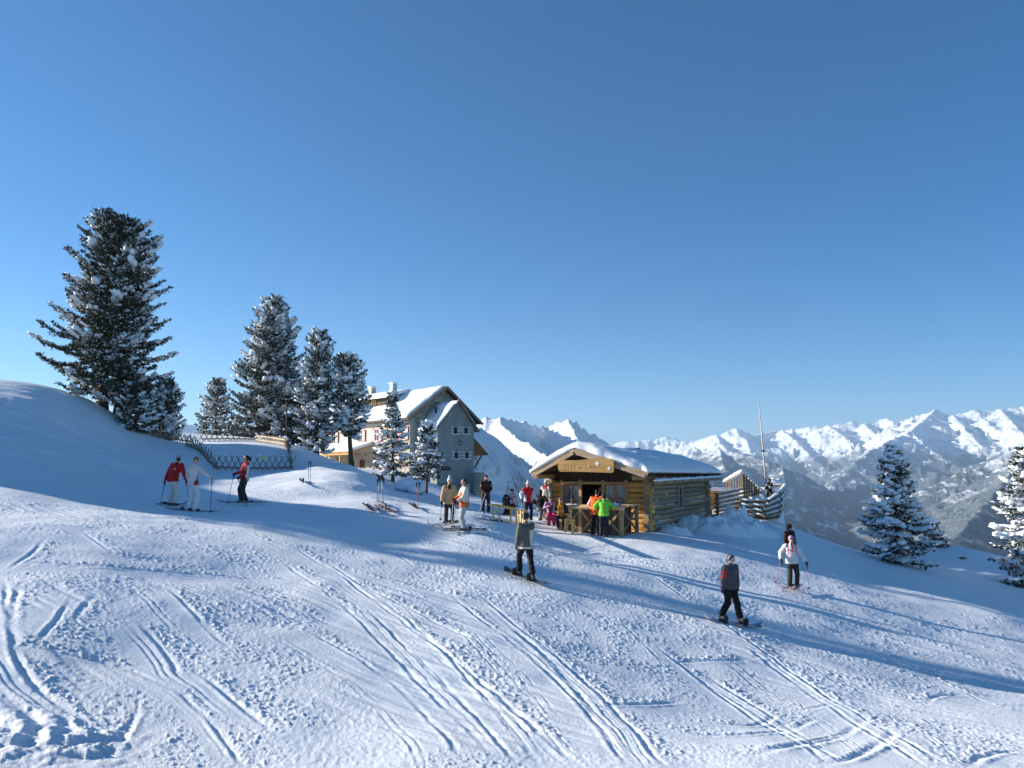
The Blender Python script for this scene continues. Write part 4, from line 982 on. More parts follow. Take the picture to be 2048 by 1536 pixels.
    def snowroof(a0, a1, ridge_b, z_r, s, over, t0, seed, parent, th=0.42, hole=None):
        na, nb = int((a1 - a0) * 3) + 6, 40; A = np.linspace(a0 + 0.05, a1, na); Bq = np.linspace(ridge_b - over - 0.05, ridge_b + over, nb)
        AA, BB = np.meshgrid(A, Bq, indexing='ij'); base = z_r + t0 - s * np.abs(BB - ridge_b); ed = np.minimum(np.minimum(AA - A[0], A[-1] - AA), np.minimum(BB - Bq[0], Bq[-1] - BB))
        top = base + th * (0.45 + 0.55 * sstep(0, 0.5, ed)) + 0.10 * fbm(AA / 1.4, BB / 1.1, 3, seed) - 0.25 * np.exp(-((BB - ridge_b) / 0.5) ** 2) + 0.05
        vs = [F(AA[i, j], BB[i, j], top[i, j]) for i in range(na) for j in range(nb)] + [F(AA[i, j], BB[i, j], base[i, j] + 0.004) for i in range(na) for j in range(nb)]
        n = na * nb; fs = []
        for i in range(na - 1):
            for j in range(nb - 1):
                q = i * nb + j; fs.append((q, q + 1, q + nb + 1, q + nb)); fs.append((n + q, n + q + nb, n + q + nb + 1, n + q + 1))
        for i in range(na - 1):
            for j in (0, nb - 1): q = i * nb + j; fs.append((q, q + nb, n + q + nb, n + q))
        for j in range(nb - 1):
            for i in (0, na - 1): q = i * nb + j; fs.append((q, n + q, n + q + 1, q + 1))
        m = MB(); m.add(vs, fs, True); return part(m, 'roof_snow', M_ICE, parent=parent)
    snowroof(-go + 0.25, L + go, half, zr, sl, half + ov - 0.1, 0.19, 4, roof)
    bb = MB()
    for sg in (-1, 1): bb.bar(F(-go - .04, half, zr + 0.0), F(-go - .04, half + sg * (half + ov), zr - sl * (half + ov)), 0.08, 0.34)
    part(bb, 'bargeboard', M_GREYW, parent=roof)
    # chimneys
    for px, top, w, cap in ((743.5, 776, 0.95, 0), (786, 768, 0.85, 1)):
        a = solve(lambda a: F(a, half - 0.6, zr), px, -2, 24); p = F(a, half - 0.6, 0); zt = P(px, top, p.y).z - F.o.z
        m = MB(); M = Matrix.Rotation(math.atan2(e1.y, e1.x), 4, 'Z'); m.box(F(a, half - .6, (zt + zr - 1.2) / 2), (w, w * .8, zt - zr + 1.2), M)
        ch = part(m, 'chimney', noisy('chimney_brick', (0.40, 0.36, 0.29), (0.50, 0.46, 0.38), 6) if not cap else noisy('chimney_tin', (0.33, 0.38, 0.45), (0.42, 0.47, 0.53), 4), parent=None)
        m = MB(); m.box(F(a, half - .6, zt + 0.06), (w * 1.25, w * 1.05, 0.12), M); m.ball(F(a, half - .6, zt + 0.14), (w * .6, w * .5, 0.16), 10, 6); part(m, 'chimney_cap', M_ICE, parent=ch)
    # shed dormer
    d0 = solve(lambda a: F(a, 1.2, 9), 772, -2, 20); d1 = solve(lambda a: F(a, 1.2, 9), 700, 0, 26)
    bz = 1.55; zf0 = ze + sl * bz + 0.35; zf1 = zf0 + 1.35; bk = half - 0.9; zk = zr - 0.15
    m = MB(); m.prism([F(d0, bz, zf0 - .3), F(d0, bk, zk - 0.2), F(d0, bz, zf1)], (0, 0, 0), Vector((e1.x, e1.y, 0)) * (d1 - d0)); dm = part(m, 'dormer', M_DARKW)
    m = MB(); p = [F(d0 - .5, bz - .7, zf1 - .05), F(d1 + .5, bz - .7, zf1 - .05), F(d1 + .5, bk + .4, zk + .15), F(d0 - .5, bk + .4, zk + .15)]; p += [v + Vector((0, 0, 0.5)) for v in p]
    m.add(p, [(0, 1, 2, 3), (7, 6, 5, 4), (0, 4, 5, 1), (1, 5, 6, 2), (2, 6, 7, 3), (3, 7, 4, 0)]); part(m, 'dormer_snow', M_ICE, parent=dm)
    for px in (716, 732, 748):
        a = solve(lambda a: F(a, bz, 9), px, -2, 26); m = MB()
        for q in (-.42, 0, .42): m.bar(F(a + q, bz - .06, zf0 + .15), F(a + q, bz - .06, zf1 - .15), .10, .08, F.e1)
        for z in (zf0 + .15, zf1 - .15): m.bar(F(a - .46, bz - .06, z), F(a + .46, bz - .06, z), .09, .10)
        part(m, 'dormer_window', ORW, parent=dm)
    # windows with shutters
    CH_R = chevron('red_chevron', (0.80, 0.78, 0.74), (0.55, 0.03, 0.025), 0.62, 1.75, 3.4, (0.55, 0.03, 0.025))
    CH_D = chevron('dark_chevron', (0.78, 0.76, 0.72), (0.07, 0.04, 0.045), 0.7, 1.6, 3.4, (0.09, 0.03, 0.03))
    CH_S = chevron('grey_chevron', (0.74, 0.74, 0.74), (0.10, 0.075, 0.085), 0.55, 1.0, 2.6)
    def window(a, z, w, h, plane='front', shut=CH_R, sw=0.62, sh=None):
        sh = sh or h
        def Q(u, dep, zz):    # u across, dep outward
            return F(a + u, -0.05 - dep, zz) if plane == 'front' else F(a[0] - dep, a[1] + u, zz)
        if plane != 'front': pass
        nrm = -F.e2 if plane == 'front' else -F.e1; across = F.e1 if plane == 'front' else F.e2
        m = MB()
        for u in ((-w / 2, 0, w / 2) if plane == 'front' else (-w / 2, w / 2)): m.bar(Q(u, 0.06, z - h / 2), Q(u, 0.06, z + h / 2), 0.06 if plane == 'front' else .03, 0.05, nrm)
        for zz in ((z - h / 2, z + h * .12, z + h / 2) if plane == 'front' else (z - h / 2, z + h / 2)): m.bar(Q(-w / 2 - .05, 0.062, zz), Q(w / 2 + .05, 0.062, zz), 0.05, 0.08 if plane == 'front' else .04)
        wo = part(m, 'window', M_WHITEP)
        m = MB(); m.bar(Q(-w / 2, 0.02, z), Q(w / 2, 0.02, z), 0.05, h); part(m, 'pane', M_GLASS, parent=wo)
        m = MB(); m.bar(Q(-w / 2 - .1, 0.12, z - h / 2 - .07), Q(w / 2 + .1, 0.12, z - h / 2 - .07), 0.2, 0.06); snow_ridge(m, Q(-w / 2 - .08, 0.14, z - h / 2 - .04), Q(w / 2 + .08, 0.14, z - h / 2 - .04), .16, .06, 3, 4); part(m, 'sill', M_ICE, parent=wo)
        for sd in (-1, 1):
            c = Q(sd * (w / 2 + sw / 2 + 0.06), 0.09, z); m = MB(); m.box((0, 0, 0), (sw, 0.05, sh))
            o = m.build('shutter', shut); M = Matrix.Translation(c) @ Matrix.Rotation(math.atan2(across.y, across.x), 4, 'Z'); o.matrix_world = M; o.parent = wo; o.matrix_parent_inverse = wo.matrix_world.inverted()
    zrow = P(722, 874, F(7, 0, 0).y).z - F.o.z
    for px in (669, 722, 755, 789): window(solve(lambda a: F(a, 0, 5), px, -1, 25), 5.45, 0.95, 1.6, 'front', CH_R, 0.62, 1.75)
    window(1.3, 5.45, 0.8, 1.6, 'front', CH_R, 0.55, 1.75)
    for px in (757, 776): window(solve(lambda a: F(a, 0, 2), px, -1, 25), 1.6, 0.9, 1.5, 'front', CH_D, 0.66, 1.6)
    a = solve(lambda a: F(a, 0, 1), 725, -1, 25); m = MB(); m.bar(F(a - .55, -.10, 1.0), F(a + .55, -.10, 1.0), .08, 2.4); part(m, 'door', wood('door_wood', (0.09, 0.035, 0.02), (0.15, 0.06, 0.035), 'Z'))
    # long ledge line under the eave
    m = MB(); m.bar(F(0.3, -0.12, 6.95), F(L, -0.12, 6.95), 0.2, 0.10); part(m, 'string_course', noisy('ledge_stone', (0.45, 0.42, 0.36), (0.55, 0.52, 0.45), 4))
    m = MB(); m.bar(F(0.3, -0.55, ze - .5), F(L, -0.55, ze - .5), 0.9, 0.10); part(m, 'soffit', M_GREYW)
    # porch
    p0 = solve(lambda a: F(a, -1.5, 3.4), 727, -3, 20); p1 = 22.0
    m = MB(); q = [F(p0, -0.06, 4.1), F(p0, -3.1, 3.15), F(p1, -3.1, 3.15), F(p1, -0.06, 4.1)]; q += [v + Vector((0, 0, .14)) for v in q]
    m.add(q, [(0, 1, 2, 3), (7, 6, 5, 4), (0, 4, 5, 1), (1, 5, 6, 2), (2, 6, 7, 3), (3, 7, 4, 0)]); po = part(m, 'porch_roof', ORW)
    m = MB(); q = [F(p0 + .05, -0.06, 4.26), F(p0 + .05, -3.15, 3.3), F(p1, -3.15, 3.3), F(p1, -0.06, 4.26)]; q += [v + Vector((0, 0, .4)) for v in q]
    m.add(q, [(0, 1, 2, 3), (7, 6, 5, 4), (0, 4, 5, 1), (1, 5, 6, 2), (2, 6, 7, 3), (3, 7, 4, 0)]); part(m, 'porch_snow', M_ICE, parent=po)
    for a in (p0 + .3, p0 + 3.5, p0 + 7, p0 + 10.5): m = MB(); m.bar(F(a, -2.9, -1), F(a, -2.9, 3.2), .2, .2, F.e1); part(m, 'porch_post', ORW)
    m = MB(); m.bar(F(p0 + .3, -2.9, 2.95), F(p1, -2.9, 2.95), .2, .25); part(m, 'porch_beam', ORW)
    # ---- grey annex
    sb = 1.5; La = solve(lambda q: F(-q, sb, 3), 874.6, 0, 12); Wa = solve(lambda q: F(-La, sb + q, 3), 947.6, 1, 12)
    zel = P(874, 851, F(-La, sb, 0).y).z - F.o.z; zap = P(915, 803, F(-La, sb + Wa / 2, 0).y).z - F.o.z
    q = [(-La, sb, zb), (-La, sb + Wa, zb), (-La, sb + Wa, zel), (-La, sb + Wa / 2, zap), (-La, sb, zel)]
    mb = MB(); mb.prism([F(*p) for p in q], (0, 0, 0), F.e1 * (La - 0.003)); part(mb, 'annex_wall', REN)
    z1 = P(915, 966, 92).z - F.o.z
    m = MB(); m.prism([F(-La - .04, sb - .04, zb), F(-La - .04, sb + Wa + .04, zb), F(-La - .04, sb + Wa + .04, z1 + .1), F(-La - .04, sb - .04, z1 - .05)], (0, 0, 0), F.e1 * 0.037); part(m, 'plinth', noisy('plinth_render', (0.17, 0.17, 0.17), (0.23, 0.23, 0.23), 3))
    s_a = (zap - zel) / (Wa / 2)
    ar = part(roofpair(-La - .55, -0.003, sb + Wa / 2, zap, s_a, Wa / 2 + .55, 0.0, 0.16), 'annex_roof', M_GREYW)
    snowroof(-La - .5, -0.02, sb + Wa / 2, zap, s_a, Wa / 2 + .5, 0.165, 14, ar, 0.25)
    m = MB(); m.tube([F(-1.6, sb + 1.3, zel + 1.0), F(-1.6, sb + 1.3, zel + 2.4)], .12, 8); m.tube([F(-1.6, sb + 1.3, zel + 2.4), F(-1.6, sb + 1.3, zel + 2.55)], .17, 8); part(m, 'vent_pipe', M_BLACKI)
    m = MB(); m.tube([F(-La - .5, sb + Wa / 2, zap), F(-La - .5, sb + Wa / 2, zap + .7)], .025, 6); part(m, 'lightning_rod', M_WHITEP)
    for px, py in ((910, 861), (931, 861), (912, 910.5), (933, 910.5)):
        b = solve(lambda b: F(-La, b, 4), px, 0, 12); z = P(px, py, F(-La, b, 0).y).z - F.o.z
        window((-La - 0.0, b), z, 0.62, 0.85, 'gable', CH_S, 0.46, 0.95)
    b = solve(lambda b: F(-La, b, 4), 920, 0, 12); z = P(920, 886, F(-La, b, 0).y).z - F.o.z
    m = MB(); n = 16; m.tube([F(-La - .06, b + .2 * math.cos(t), z + .27 * math.sin(t)) for t in np.linspace(0, 2 * math.pi, n)], .05, 6); part(m, 'wall_ring', M_BLACKI)
    m = MB(); m.ball(F(-La - .03, b, z), (.1, .1, .16), 8, 6); part(m, 'ring_center', M_WHITEP)
    b = solve(lambda b: F(-La, b, 1), 891, 0, 12); z = P(891, 937, F(-La, b, 0).y).z - F.o.z
    m = MB(); ol = [F(-La - .02, b + .82 * math.cos(t), z + (.26 if abs(math.cos(t)) < .75 else .34) * math.sin(t)) for t in np.linspace(0, 2 * math.pi, 28, endpoint=False)]; m.prism(ol, (0, 0, 0), -F.e1 * .09); sg = part(m, 'oval_sign', new_mat('sign_brown', (0.05, 0.025, 0.02), .5))
    m = MB(); rnd = random.Random(2)
    for k in range(11):
        u = -.6 + k * .12; m.bar(F(-La - .12, b + u, z - .09), F(-La - .12, b + u + .03 * (k % 2), z + .1), .02, .05, F.e2)
        if k % 2: m.bar(F(-La - .12, b + u, z + .08 * (1 - k % 3)), F(-La - .12, b + u + .08, z + .08 * (1 - k % 3)), .02, .04)
    part(m, 'sign_lettering', noisy('sign_red', (0.35, 0.08, 0.05), (0.5, 0.25, 0.18), 9), parent=sg)
    b = solve(lambda b: F(-La, b, -1), 934, 0, 12); m = MB(); m.bar(F(-La - .08, b - .4, z1 - 1.1), F(-La - .08, b + .4, z1 - 1.1), .07, 2.0); part(m, 'door', new_mat('pale_door', (0.62, 0.68, 0.74), .5), label='pale blue white cellar door')
    # lean-to canopy at the back side of the annex
    wl = 2.6; zl = zel - 1.35
    m = MB(); q = [F(-La + .05, sb + Wa, zl), F(-La + .05, sb + Wa + wl, zl - 2.2), F(0.5, sb + Wa + wl, zl - 2.2), F(0.5, sb + Wa, zl)]; q += [v + Vector((0, 0, .12)) for v in q]
    m.add(q, [(0, 1, 2, 3), (7, 6, 5, 4), (0, 4, 5, 1), (1, 5, 6, 2), (2, 6, 7, 3), (3, 7, 4, 0)]); co = part(m, 'canopy_roof', M_GREYW)
    m = MB(); m.prism([F(-La + .1, sb + Wa + .02, zl - .06), F(-La + .1, sb + Wa + wl - .1, zl - 2.2), F(-La + .1, sb + Wa + .02, zl - 2.25)], (0, 0, 0), F.e1 * .08); part(m, 'canopy_gable', BRN, parent=co)
    m = MB(); q = [F(-La, sb + Wa, zl + .13), F(-La, sb + Wa + wl, zl - 2.07), F(0.5, sb + Wa + wl, zl - 2.07), F(0.5, sb + Wa, zl + .13)]; q += [v + Vector((0, 0, .16)) for v in q]
    m.add(q, [(0, 1, 2, 3), (7, 6, 5, 4), (0, 4, 5, 1), (1, 5, 6, 2), (2, 6, 7, 3), (3, 7, 4, 0)]); part(m, 'canopy_snow', M_ICE, parent=co)
    m = MB(); m.bar(F(-La + .15, sb + Wa + wl * .55, zl - 2.25), F(-La + .15, sb + Wa + .05, zl - 4.2), .14, .14); part(m, 'strut', M_DARKW, parent=co)
    m = MB(); m.tube([F(-La + .1, sb + Wa + .1, zl - 2.3), F(-La + .1, sb + Wa + .1, zb + 2)], .06, 6); part(m, 'downpipe', M_WHITEP)
    # stone pier with snow cap beside the corner
    m = MB(); c = P(958, 945, 96); rough_log(m, (c.x, c.y, -5), c, 0.75, 3, 7, 6); o = m.build('stone_pier', STONE); tag(o, 'rough stone pier with snow behind the grey gable corner', 'stone pier')
    m = MB(); m.ball(c + Vector((0, 0, .1)), (.8, .8, .3), 10, 6); sm_ = m.build('snow_cap', M_ICE, o)
    # a board bench of stacked timber right of the house, steps
    st = MB()
    for k in range(9): st.bar(P(951, 985, 93) + Vector((0.3, -1.2 + .35 * k, -.4 + k * .28)), P(951, 985, 93) + Vector((1.5, -1.0 + .35 * k, -.4 + k * .28)), .35, .10)
    o = st.build('stone_steps', STONE); tag(o, 'narrow snow dusted stone steps beside the grey gable', 'steps')
build_house()
# ================================================================ TREES
def needle_mat(name, c1, c2, frost):
    m = new_mat(name, c1, 0.65, 0.25); t = NT(m); v = t.coord('Object')
    c = t.ramp(t.noise(v, 1.6, 3), [(0.35, c1), (0.65, c2)])
    geo = t.n('ShaderNodeNewGeometry'); s = t.n('ShaderNodeSeparateXYZ'); t.l(geo.outputs['Normal'], s.inputs[0])
    rnd = t.ramp(geo.outputs['Random Per Island'], [(0.0, 0.0), (1.0 - frost, 0.0), (1.0 - frost + 0.02, 1.0)])
    c = t.mix(t.math('MULTIPLY', rnd, 0.85), c, (0.72, 0.75, 0.80)); t.col(c); return m
M_NEED = needle_mat('stone_pine_needles', (0.022, 0.030, 0.016), (0.078, 0.072, 0.032), 0.10)
M_NEEDF = needle_mat('frosted_needles', (0.025, 0.036, 0.022), (0.060, 0.072, 0.036), 0.20)
M_BARK = noisy('bark', (0.045, 0.032, 0.024), (0.12, 0.09, 0.065), 6, 0.9, (4, 4, 0.8), 0.8, 18)

def _ico():
    bm = bmesh.new(); bmesh.ops.create_icosphere(bm, subdivisions=1, radius=1.0)
    V = np.array([v.co[:] for v in bm.verts]); F = np.array([[v.index for v in f.verts] for f in bm.faces]); bm.free(); return V, F
ICO_V, ICO_F = _ico()
def blobs(name, cen, dirs, size, mat, parent, seed):
    """soft snow clumps: flattened lumpy balls lying along the twigs"""
    r = np.random.RandomState(seed); n = len(cen)
    d = dirs / (np.linalg.norm(dirs, axis=1, keepdims=True) + 1e-9); up = np.array([0, 0, 1.0])
    y = np.cross(up, d); y /= np.linalg.norm(y, axis=1, keepdims=True) + 1e-6; z = np.cross(d, y)
    jit = 1 + r.uniform(-0.22, 0.22, (n, len(ICO_V), 1)); L = ICO_V[None] * jit
    V = cen[:, None] + (L[..., 0:1] * d[:, None]) * size[:, None, 0:1] + (L[..., 1:2] * y[:, None]) * size[:, None, 1:2] + (L[..., 2:3] * z[:, None]) * size[:, None, 2:3]
    F = (ICO_F[None] + (np.arange(n) * len(ICO_V))[:, None, None]).reshape(-1, 3)
    return np_obj(name, V.reshape(-1, 3), F, mat, parent, smooth=True)
def tree(name, label, px, d, ptop, hw, pbot, prof, seed, trunk_r=0.2, snow=0.3, style='pine', lean=0.0, group=None, nb=90, pos=None, topz=None, dens=1.0, sky_side=0, mat=None, skew=0.0, frost=False):
    rnd = np.random.RandomState(seed)
    base = on(px, d) if pos is None else Vector((pos[0], pos[1], gz(pos[0], pos[1])))
    d = base.y; sc = d / FPX
    top = P(px, ptop, d).z if topz is None else base.z + topz; H = top - base.z
    cb = max(0.0, (P(px, pbot, d).z - base.z) / H) if topz is None else pbot
    W = hw * sc if topz is None else hw
    root = empty(name, base, 0, label, 'tree', group)
    m = MB(); pts = []; rr = []
    for i in range(9):
        t = i / 8; pts.append((lean * H * t + 0.04 * math.sin(t * 5 + seed), 0.03 * math.cos(t * 4 + seed), -0.25 + (H * 0.97 + 0.25) * t)); rr.append(trunk_r * (1 - 0.88 * t) * (1.35 if i == 0 else 1))
    m.tube(pts, rr, 9); m.build('trunk', M_BARK, root)
    limb = MB(); tp = []; td = []; ts = []; sp = []; sd = []; ss = []
    pt, pv = zip(*prof)
    ga = 2.39996
    for i in range(nb):
        t = (i + rnd.uniform(0, 1)) / nb; t = t ** (0.92)
        z = H * (cb + (1 - cb) * t) * 0.985
        az = i * ga + rnd.uniform(-.4, .4)
        L = W * np.interp(t, pt, pv) * rnd.uniform(0.68, 1.12) * (1 + skew * math.cos(az))
        L = max(L, 0.12)
        if style == 'pine': p0 = -0.28 + 0.75 * t + rnd.uniform(-.12, .12); curl = 0.55
        else: p0 = -0.46 + 0.70 * t + rnd.uniform(-.24, .24); curl = 0.42
        ca, sa = math.cos(az), math.sin(az); ax = lean * z
        n = max(4, int(L / 0.22)); pl = []
        for k in range(n + 1):
            s = k / n; rz_ = L * s; zz = z + math.sin(p0) * rz_ + curl * 0.35 * L * s * s * s - 0.10 * L * math.sin(s * math.pi) * (1 - t)
            wob = 0.06 * L * math.sin(s * 5 + i); pl.append(np.array([ax + ca * rz_ - sa * wob, sa * rz_ + ca * wob, zz]))
        if L > 0.5: limb.tube([Vector(p) for p in pl[::2]] if len(pl) > 4 else [Vector(p) for p in pl], [max(0.010, 0.045 * trunk_r / 0.2 * (1 - q / len(pl[::2]))) for q in range(len(pl[::2]) if len(pl) > 4 else len(pl))], 4, sm=False)
        heavy = rnd.rand() < snow
        if L > 0.6 and t < .93 and rnd.rand() < (0.25 + 0.5 * snow) * (1 if style == 'pine' else min(1.2, .15 + 2.2 * t)):      # a cushion of snow over the bough; sparser low on spruces, imitating shade there
            c0 = rnd.uniform(.45, .95); nn = rnd.randint(4, 11) if style == 'pine' else rnd.randint(5, 12)
            for _ in range(nn):
                k_ = min(n, max(1, int((c0 + rnd.uniform(-.16, .16)) * n))); b0 = pl[k_] - pl[k_ - 1]; sp.append(pl[k_] + rnd.uniform(-1, 1, 3) * np.array([.22, .22, .03]) * min(L, 2.0) * .6 + np.array([0, 0, .10])); sd.append(b0 / (np.linalg.norm(b0) + 1e-9)); ss.append(rnd.uniform(1.2, 2.3) * min(1, .5 + L / 3))
        for k in range(1, n + 1):
            s = k / n
            if s < 0.22 and L > 1.0: continue
            bd = pl[k] - pl[k - 1]; bd /= np.linalg.norm(bd) + 1e-9; side = np.array([-bd[1], bd[0], 0.0])
            tw = (0.36 if style == 'pine' else 0.42) * L * (1 - s) ** 0.8 * 0.9 + 0.16
            for sg in (-1, 0, 1):
                if sg == 0: dd = bd; ln = 0.12
                else: dd = bd * 0.75 + side * sg * 0.8 + np.array([0, 0, rnd.uniform(-.15, .2)]); ln = tw * rnd.uniform(.6, 1.1)
                dd = dd / np.linalg.norm(dd); q = 0.0
                stp = 0.17 / dens
                while q < ln + 0.01:
                    p = pl[k] + dd * q + rnd.uniform(-.04, .04, 3) + np.array([0, 0, -0.12 * q * q / max(L, .6)])
                    tp.append(p); td.append(dd * 0.8 + np.array([0, 0, 0.5 if style == 'pine' else 0.15]) + rnd.uniform(-.35, .35, 3)); ts.append(rnd.uniform(.75, 1.2))
                    q += stp * rnd.uniform(.7, 1.3)
                    if heavy and rnd.rand() < 0.62 * (0.45 + s) * (1 if style == 'pine' else min(1, .22 + 1.9 * t)): sp.append(p + np.array([0, 0, .07])); sd.append(dd); ss.append(rnd.uniform(.7, 1.45))  # fewer low clumps on spruces stand in for shade on the lower boughs
                    elif rnd.rand() < (0.10 + 0.25 * snow if style == 'pine' else 0.16): sp.append(p + np.array([0, 0, .06])); sd.append(dd); ss.append(rnd.uniform(.35, .75))
    # leader tuft
    for k in range(14): tp.append(np.array([lean * H, 0, H * (0.9 + 0.1 * k / 14)])); td.append(np.array([rnd.uniform(-.5, .5), rnd.uniform(-.5, .5), 1.0])); ts.append(.8)
    limb.build('limbs', M_BARK, root)
    tp = np.array(tp); td = np.array(td); ts = np.array(ts); td /= np.linalg.norm(td, axis=1, keepdims=True) + 1e-9
    nbld = 6; n = len(tp)
    P0 = np.repeat(tp, nbld, 0); D = np.repeat(td, nbld, 0) + rnd.normal(0, 0.42, (n * nbld, 3)); D /= np.linalg.norm(D, axis=1, keepdims=True) + 1e-9
    R = rnd.normal(0, 1, D.shape); S = np.cross(D, R); S /= np.linalg.norm(S, axis=1, keepdims=True) + 1e-9
    bl = (0.24 if style == 'pine' else 0.18) * np.repeat(ts, nbld) * rnd.uniform(.7, 1.2, n * nbld); w = 0.030 if style == 'pine' else 0.026
    S = S * w
    V = np.stack([P0 - S * .5, P0 + D * bl[:, None] * .55 - S, P0 + D * bl[:, None], P0 + D * bl[:, None] * .5 + S], 1).reshape(-1, 3)
    F = (np.arange(n * nbld) * 4)[:, None] + np.array([0, 1, 2, 3])[None]
    np_obj('crown', V, F, mat or (M_NEEDF if frost else M_NEED), root)
    if len(sp):
        sp = np.array(sp); sd = np.array(sd); ss = np.array(ss)
        kk = 1.12 if style == 'spruce' else 1.0; size = np.stack([0.17 * ss * (1 + .3 * snow), 0.105 * ss * kk, 0.065 * ss * kk], 1)
        blobs('snow_load', sp, sd, size, M_ICE, root, seed)
    return root
PINE = [(0, .62), (.10, .95), (.28, 1.0), (.5, .86), (.7, .72), (.85, .5), (.95, .30), (1, .10)]
CONE = [(0, .8), (.12, 1.0), (.35, .80), (.6, .52), (.8, .30), (1, .06)]
G1 = 'stone pines on the knoll'
tree('stone_pine', 'tallest stone pine with a thick bare trunk on top of the left snow mound', 203, 46, 430, 100, 778, [(0, .85), (.1, 1.0), (.28, 1.0), (.38, .82), (.5, .88), (.62, .66), (.75, .62), (.9, .48), (.97, .3), (1, .12)], 1, 0.30, 0.22, nb=170, skew=-0.16, group=G1, dens=1.15)
tree('stone_pine', 'second tall stone pine on the mound, its crown merged with the tallest one', 236, 46.6, 443, 82, 800, [(0, .7), (.1, 1.0), (.25, 1.0), (.4, .86), (.6, .82), (.75, .72), (.9, .5), (1, .12)], 2, 0.27, 0.28, nb=155, skew=0.14, group=G1, dens=1.15)
tree('stone_pine', 'low bushy dark pine leaning against the foot of the two tallest pines', 272, 45.2, 772, 44, 868, PINE, 3, 0.10, 0.30, nb=95, group=G1)
tree('stone_pine', 'small rounded snow flecked pine just right of the tall mound pines', 326, 47.5, 760, 36, 884, PINE, 4, 0.13, 0.40, nb=95, group=G1, frost=True)
G2 = 'stone pines beside the mountain house'
tree('stone_pine', 'lone short pine behind the lattice fence left of the big cone shaped pine', 430, 62, 760, 34, 884, PINE, 5, 0.15, 0.38, nb=75, group=G2, frost=True)
tree('stone_pine', 'tiny low pine bush behind the back lattice fence', 474, 63, 838, 26, 882, PINE, 25, 0.06, 0.30, nb=26, group=G2, frost=True)
tree('stone_pine', 'big cone shaped stone pine with full snowy crown behind the fenced snow bed', 537, 61, 597, 84, 868, [(0, .85), (.08, 1.0), (.22, .92), (.4, .80), (.55, .70), (.7, .60), (.85, .40), (.95, .25), (1, .1)], 6, 0.24, 0.34, nb=240, group=G2, frost=True, dens=1.1)
tree('stone_pine', 'low dark pine standing in the shade below the big cone shaped pine', 592, 60, 800, 22, 890, PINE, 7, 0.10, 0.12, nb=50, group=G2)
tree('stone_pine', 'slender tall pine between the big cone shaped pine and the leaning one', 632, 58, 662, 50, 902, [(0, .55), (.15, .85), (.3, 1.0), (.5, .95), (.62, .70), (.75, .62), (.9, .42), (1, .15)], 8, 0.18, 0.34, nb=175, group=G2, frost=True, dens=1.1)
tree('stone_pine', 'pine with long bare trunk in front of the mountain house facade', 704, 45.5, 713, 42, 872, [(0, .35), (.12, .45), (.2, .95), (.4, 1.0), (.6, .88), (.8, .7), (.93, .45), (1, .2)], 9, 0.17, 0.34, lean=-0.07, nb=105, group=G2, frost=True, dens=1.1)
tree('spruce', 'narrow snow laden spruce in front of the stone facade', 787, 52, 784, 42, 944, CONE, 10, 0.12, 0.36, style='spruce', nb=95, lean=-0.03, group=G2, frost=True)
tree('spruce', 'small snow laden spruce on a thin trunk in front of the grey gable', 854, 46, 845, 37, 948, [(0, .8), (.15, 1.0), (.4, .75), (.7, .42), (1, .08)], 11, 0.09, 0.40, style='spruce', nb=70, group=G2, frost=True)
tree('spruce', 'freestanding spruce loaded with snow cushions on the slope edge beyond the white clad skier', 1797, 38, 893, 72, 1112, [(0, .80), (.12, .95), (.3, 1.0), (.42, .78), (.6, .50), (.72, .46), (.85, .25), (1, .05)], 12, 0.16, 0.58, style='spruce', nb=120, skew=0.08, frost=True)
tree('spruce', 'little snowy spruce top peeping out behind the freestanding spruce', 1868, 48, 1040, 26, 1092, CONE, 13, 0.06, 0.6, style='spruce', nb=34, frost=True)
tree('spruce', 'snowy spruce cut off at the edge of the picture', 2066, 39, 895, 72, 1160, [(0, .75), (.15, .9), (.3, 1.0), (.5, .8), (.7, .5), (1, .06)], 14, 0.16, 0.55, style='spruce', nb=110, frost=True)
# the wood goes on along the ridge to the left of the frame; these throw the long bands of shade
for k, (x, y, h, w) in enumerate(((-41.5, 30.2, 7.4, 1.0),)):
    tree('stone_pine', 'solitary stone pine further along the ridge outside the frame', 0, y, 0, w, 0.05, PINE, 30 + k, 0.2, 0.3, nb=70, pos=(x, y), topz=h, dens=0.8)
# scrub poking through the snow
def scrub():
    for k, (px, py, s, lab) in enumerate(((2042, 1176, 0.55, 'largest dark scrub clump poking through the snow beside the cut off spruce'), (2008, 1167, 0.25, 'small dark scrub tuft left of the cut off spruce foot'), (1925, 1118, 0.22, 'thin brown scrub on the shaded snow right of the freestanding spruce'))):
        c = hit(px, py); r = np.random.RandomState(k + 60); n = int(260 * s); V = []
        P0 = np.array(c) + r.normal(0, 1, (n, 3)) * np.array([s * .5, s * .35, 0.03]); D = r.normal(0, .6, (n, 3)) + np.array([0, 0, .8]); D /= np.linalg.norm(D, axis=1, keepdims=True); L = r.uniform(.08, .3, n)[:, None] * (0.5 + s)
        S = np.cross(D, r.normal(0, 1, (n, 3))); S = S / np.linalg.norm(S, axis=1, keepdims=True) * 0.03
        V = np.stack([P0 - S, P0 + D * L, P0 + S, P0 + D * L * .5 + S], 1).reshape(-1, 3); F = (np.arange(n) * 4)[:, None] + np.array([0, 1, 2, 3])[None]
        tag(np_obj('scrub_bush', V, F, M_NEED), lab, 'shrub', 'scrub in the snow')
scrub()

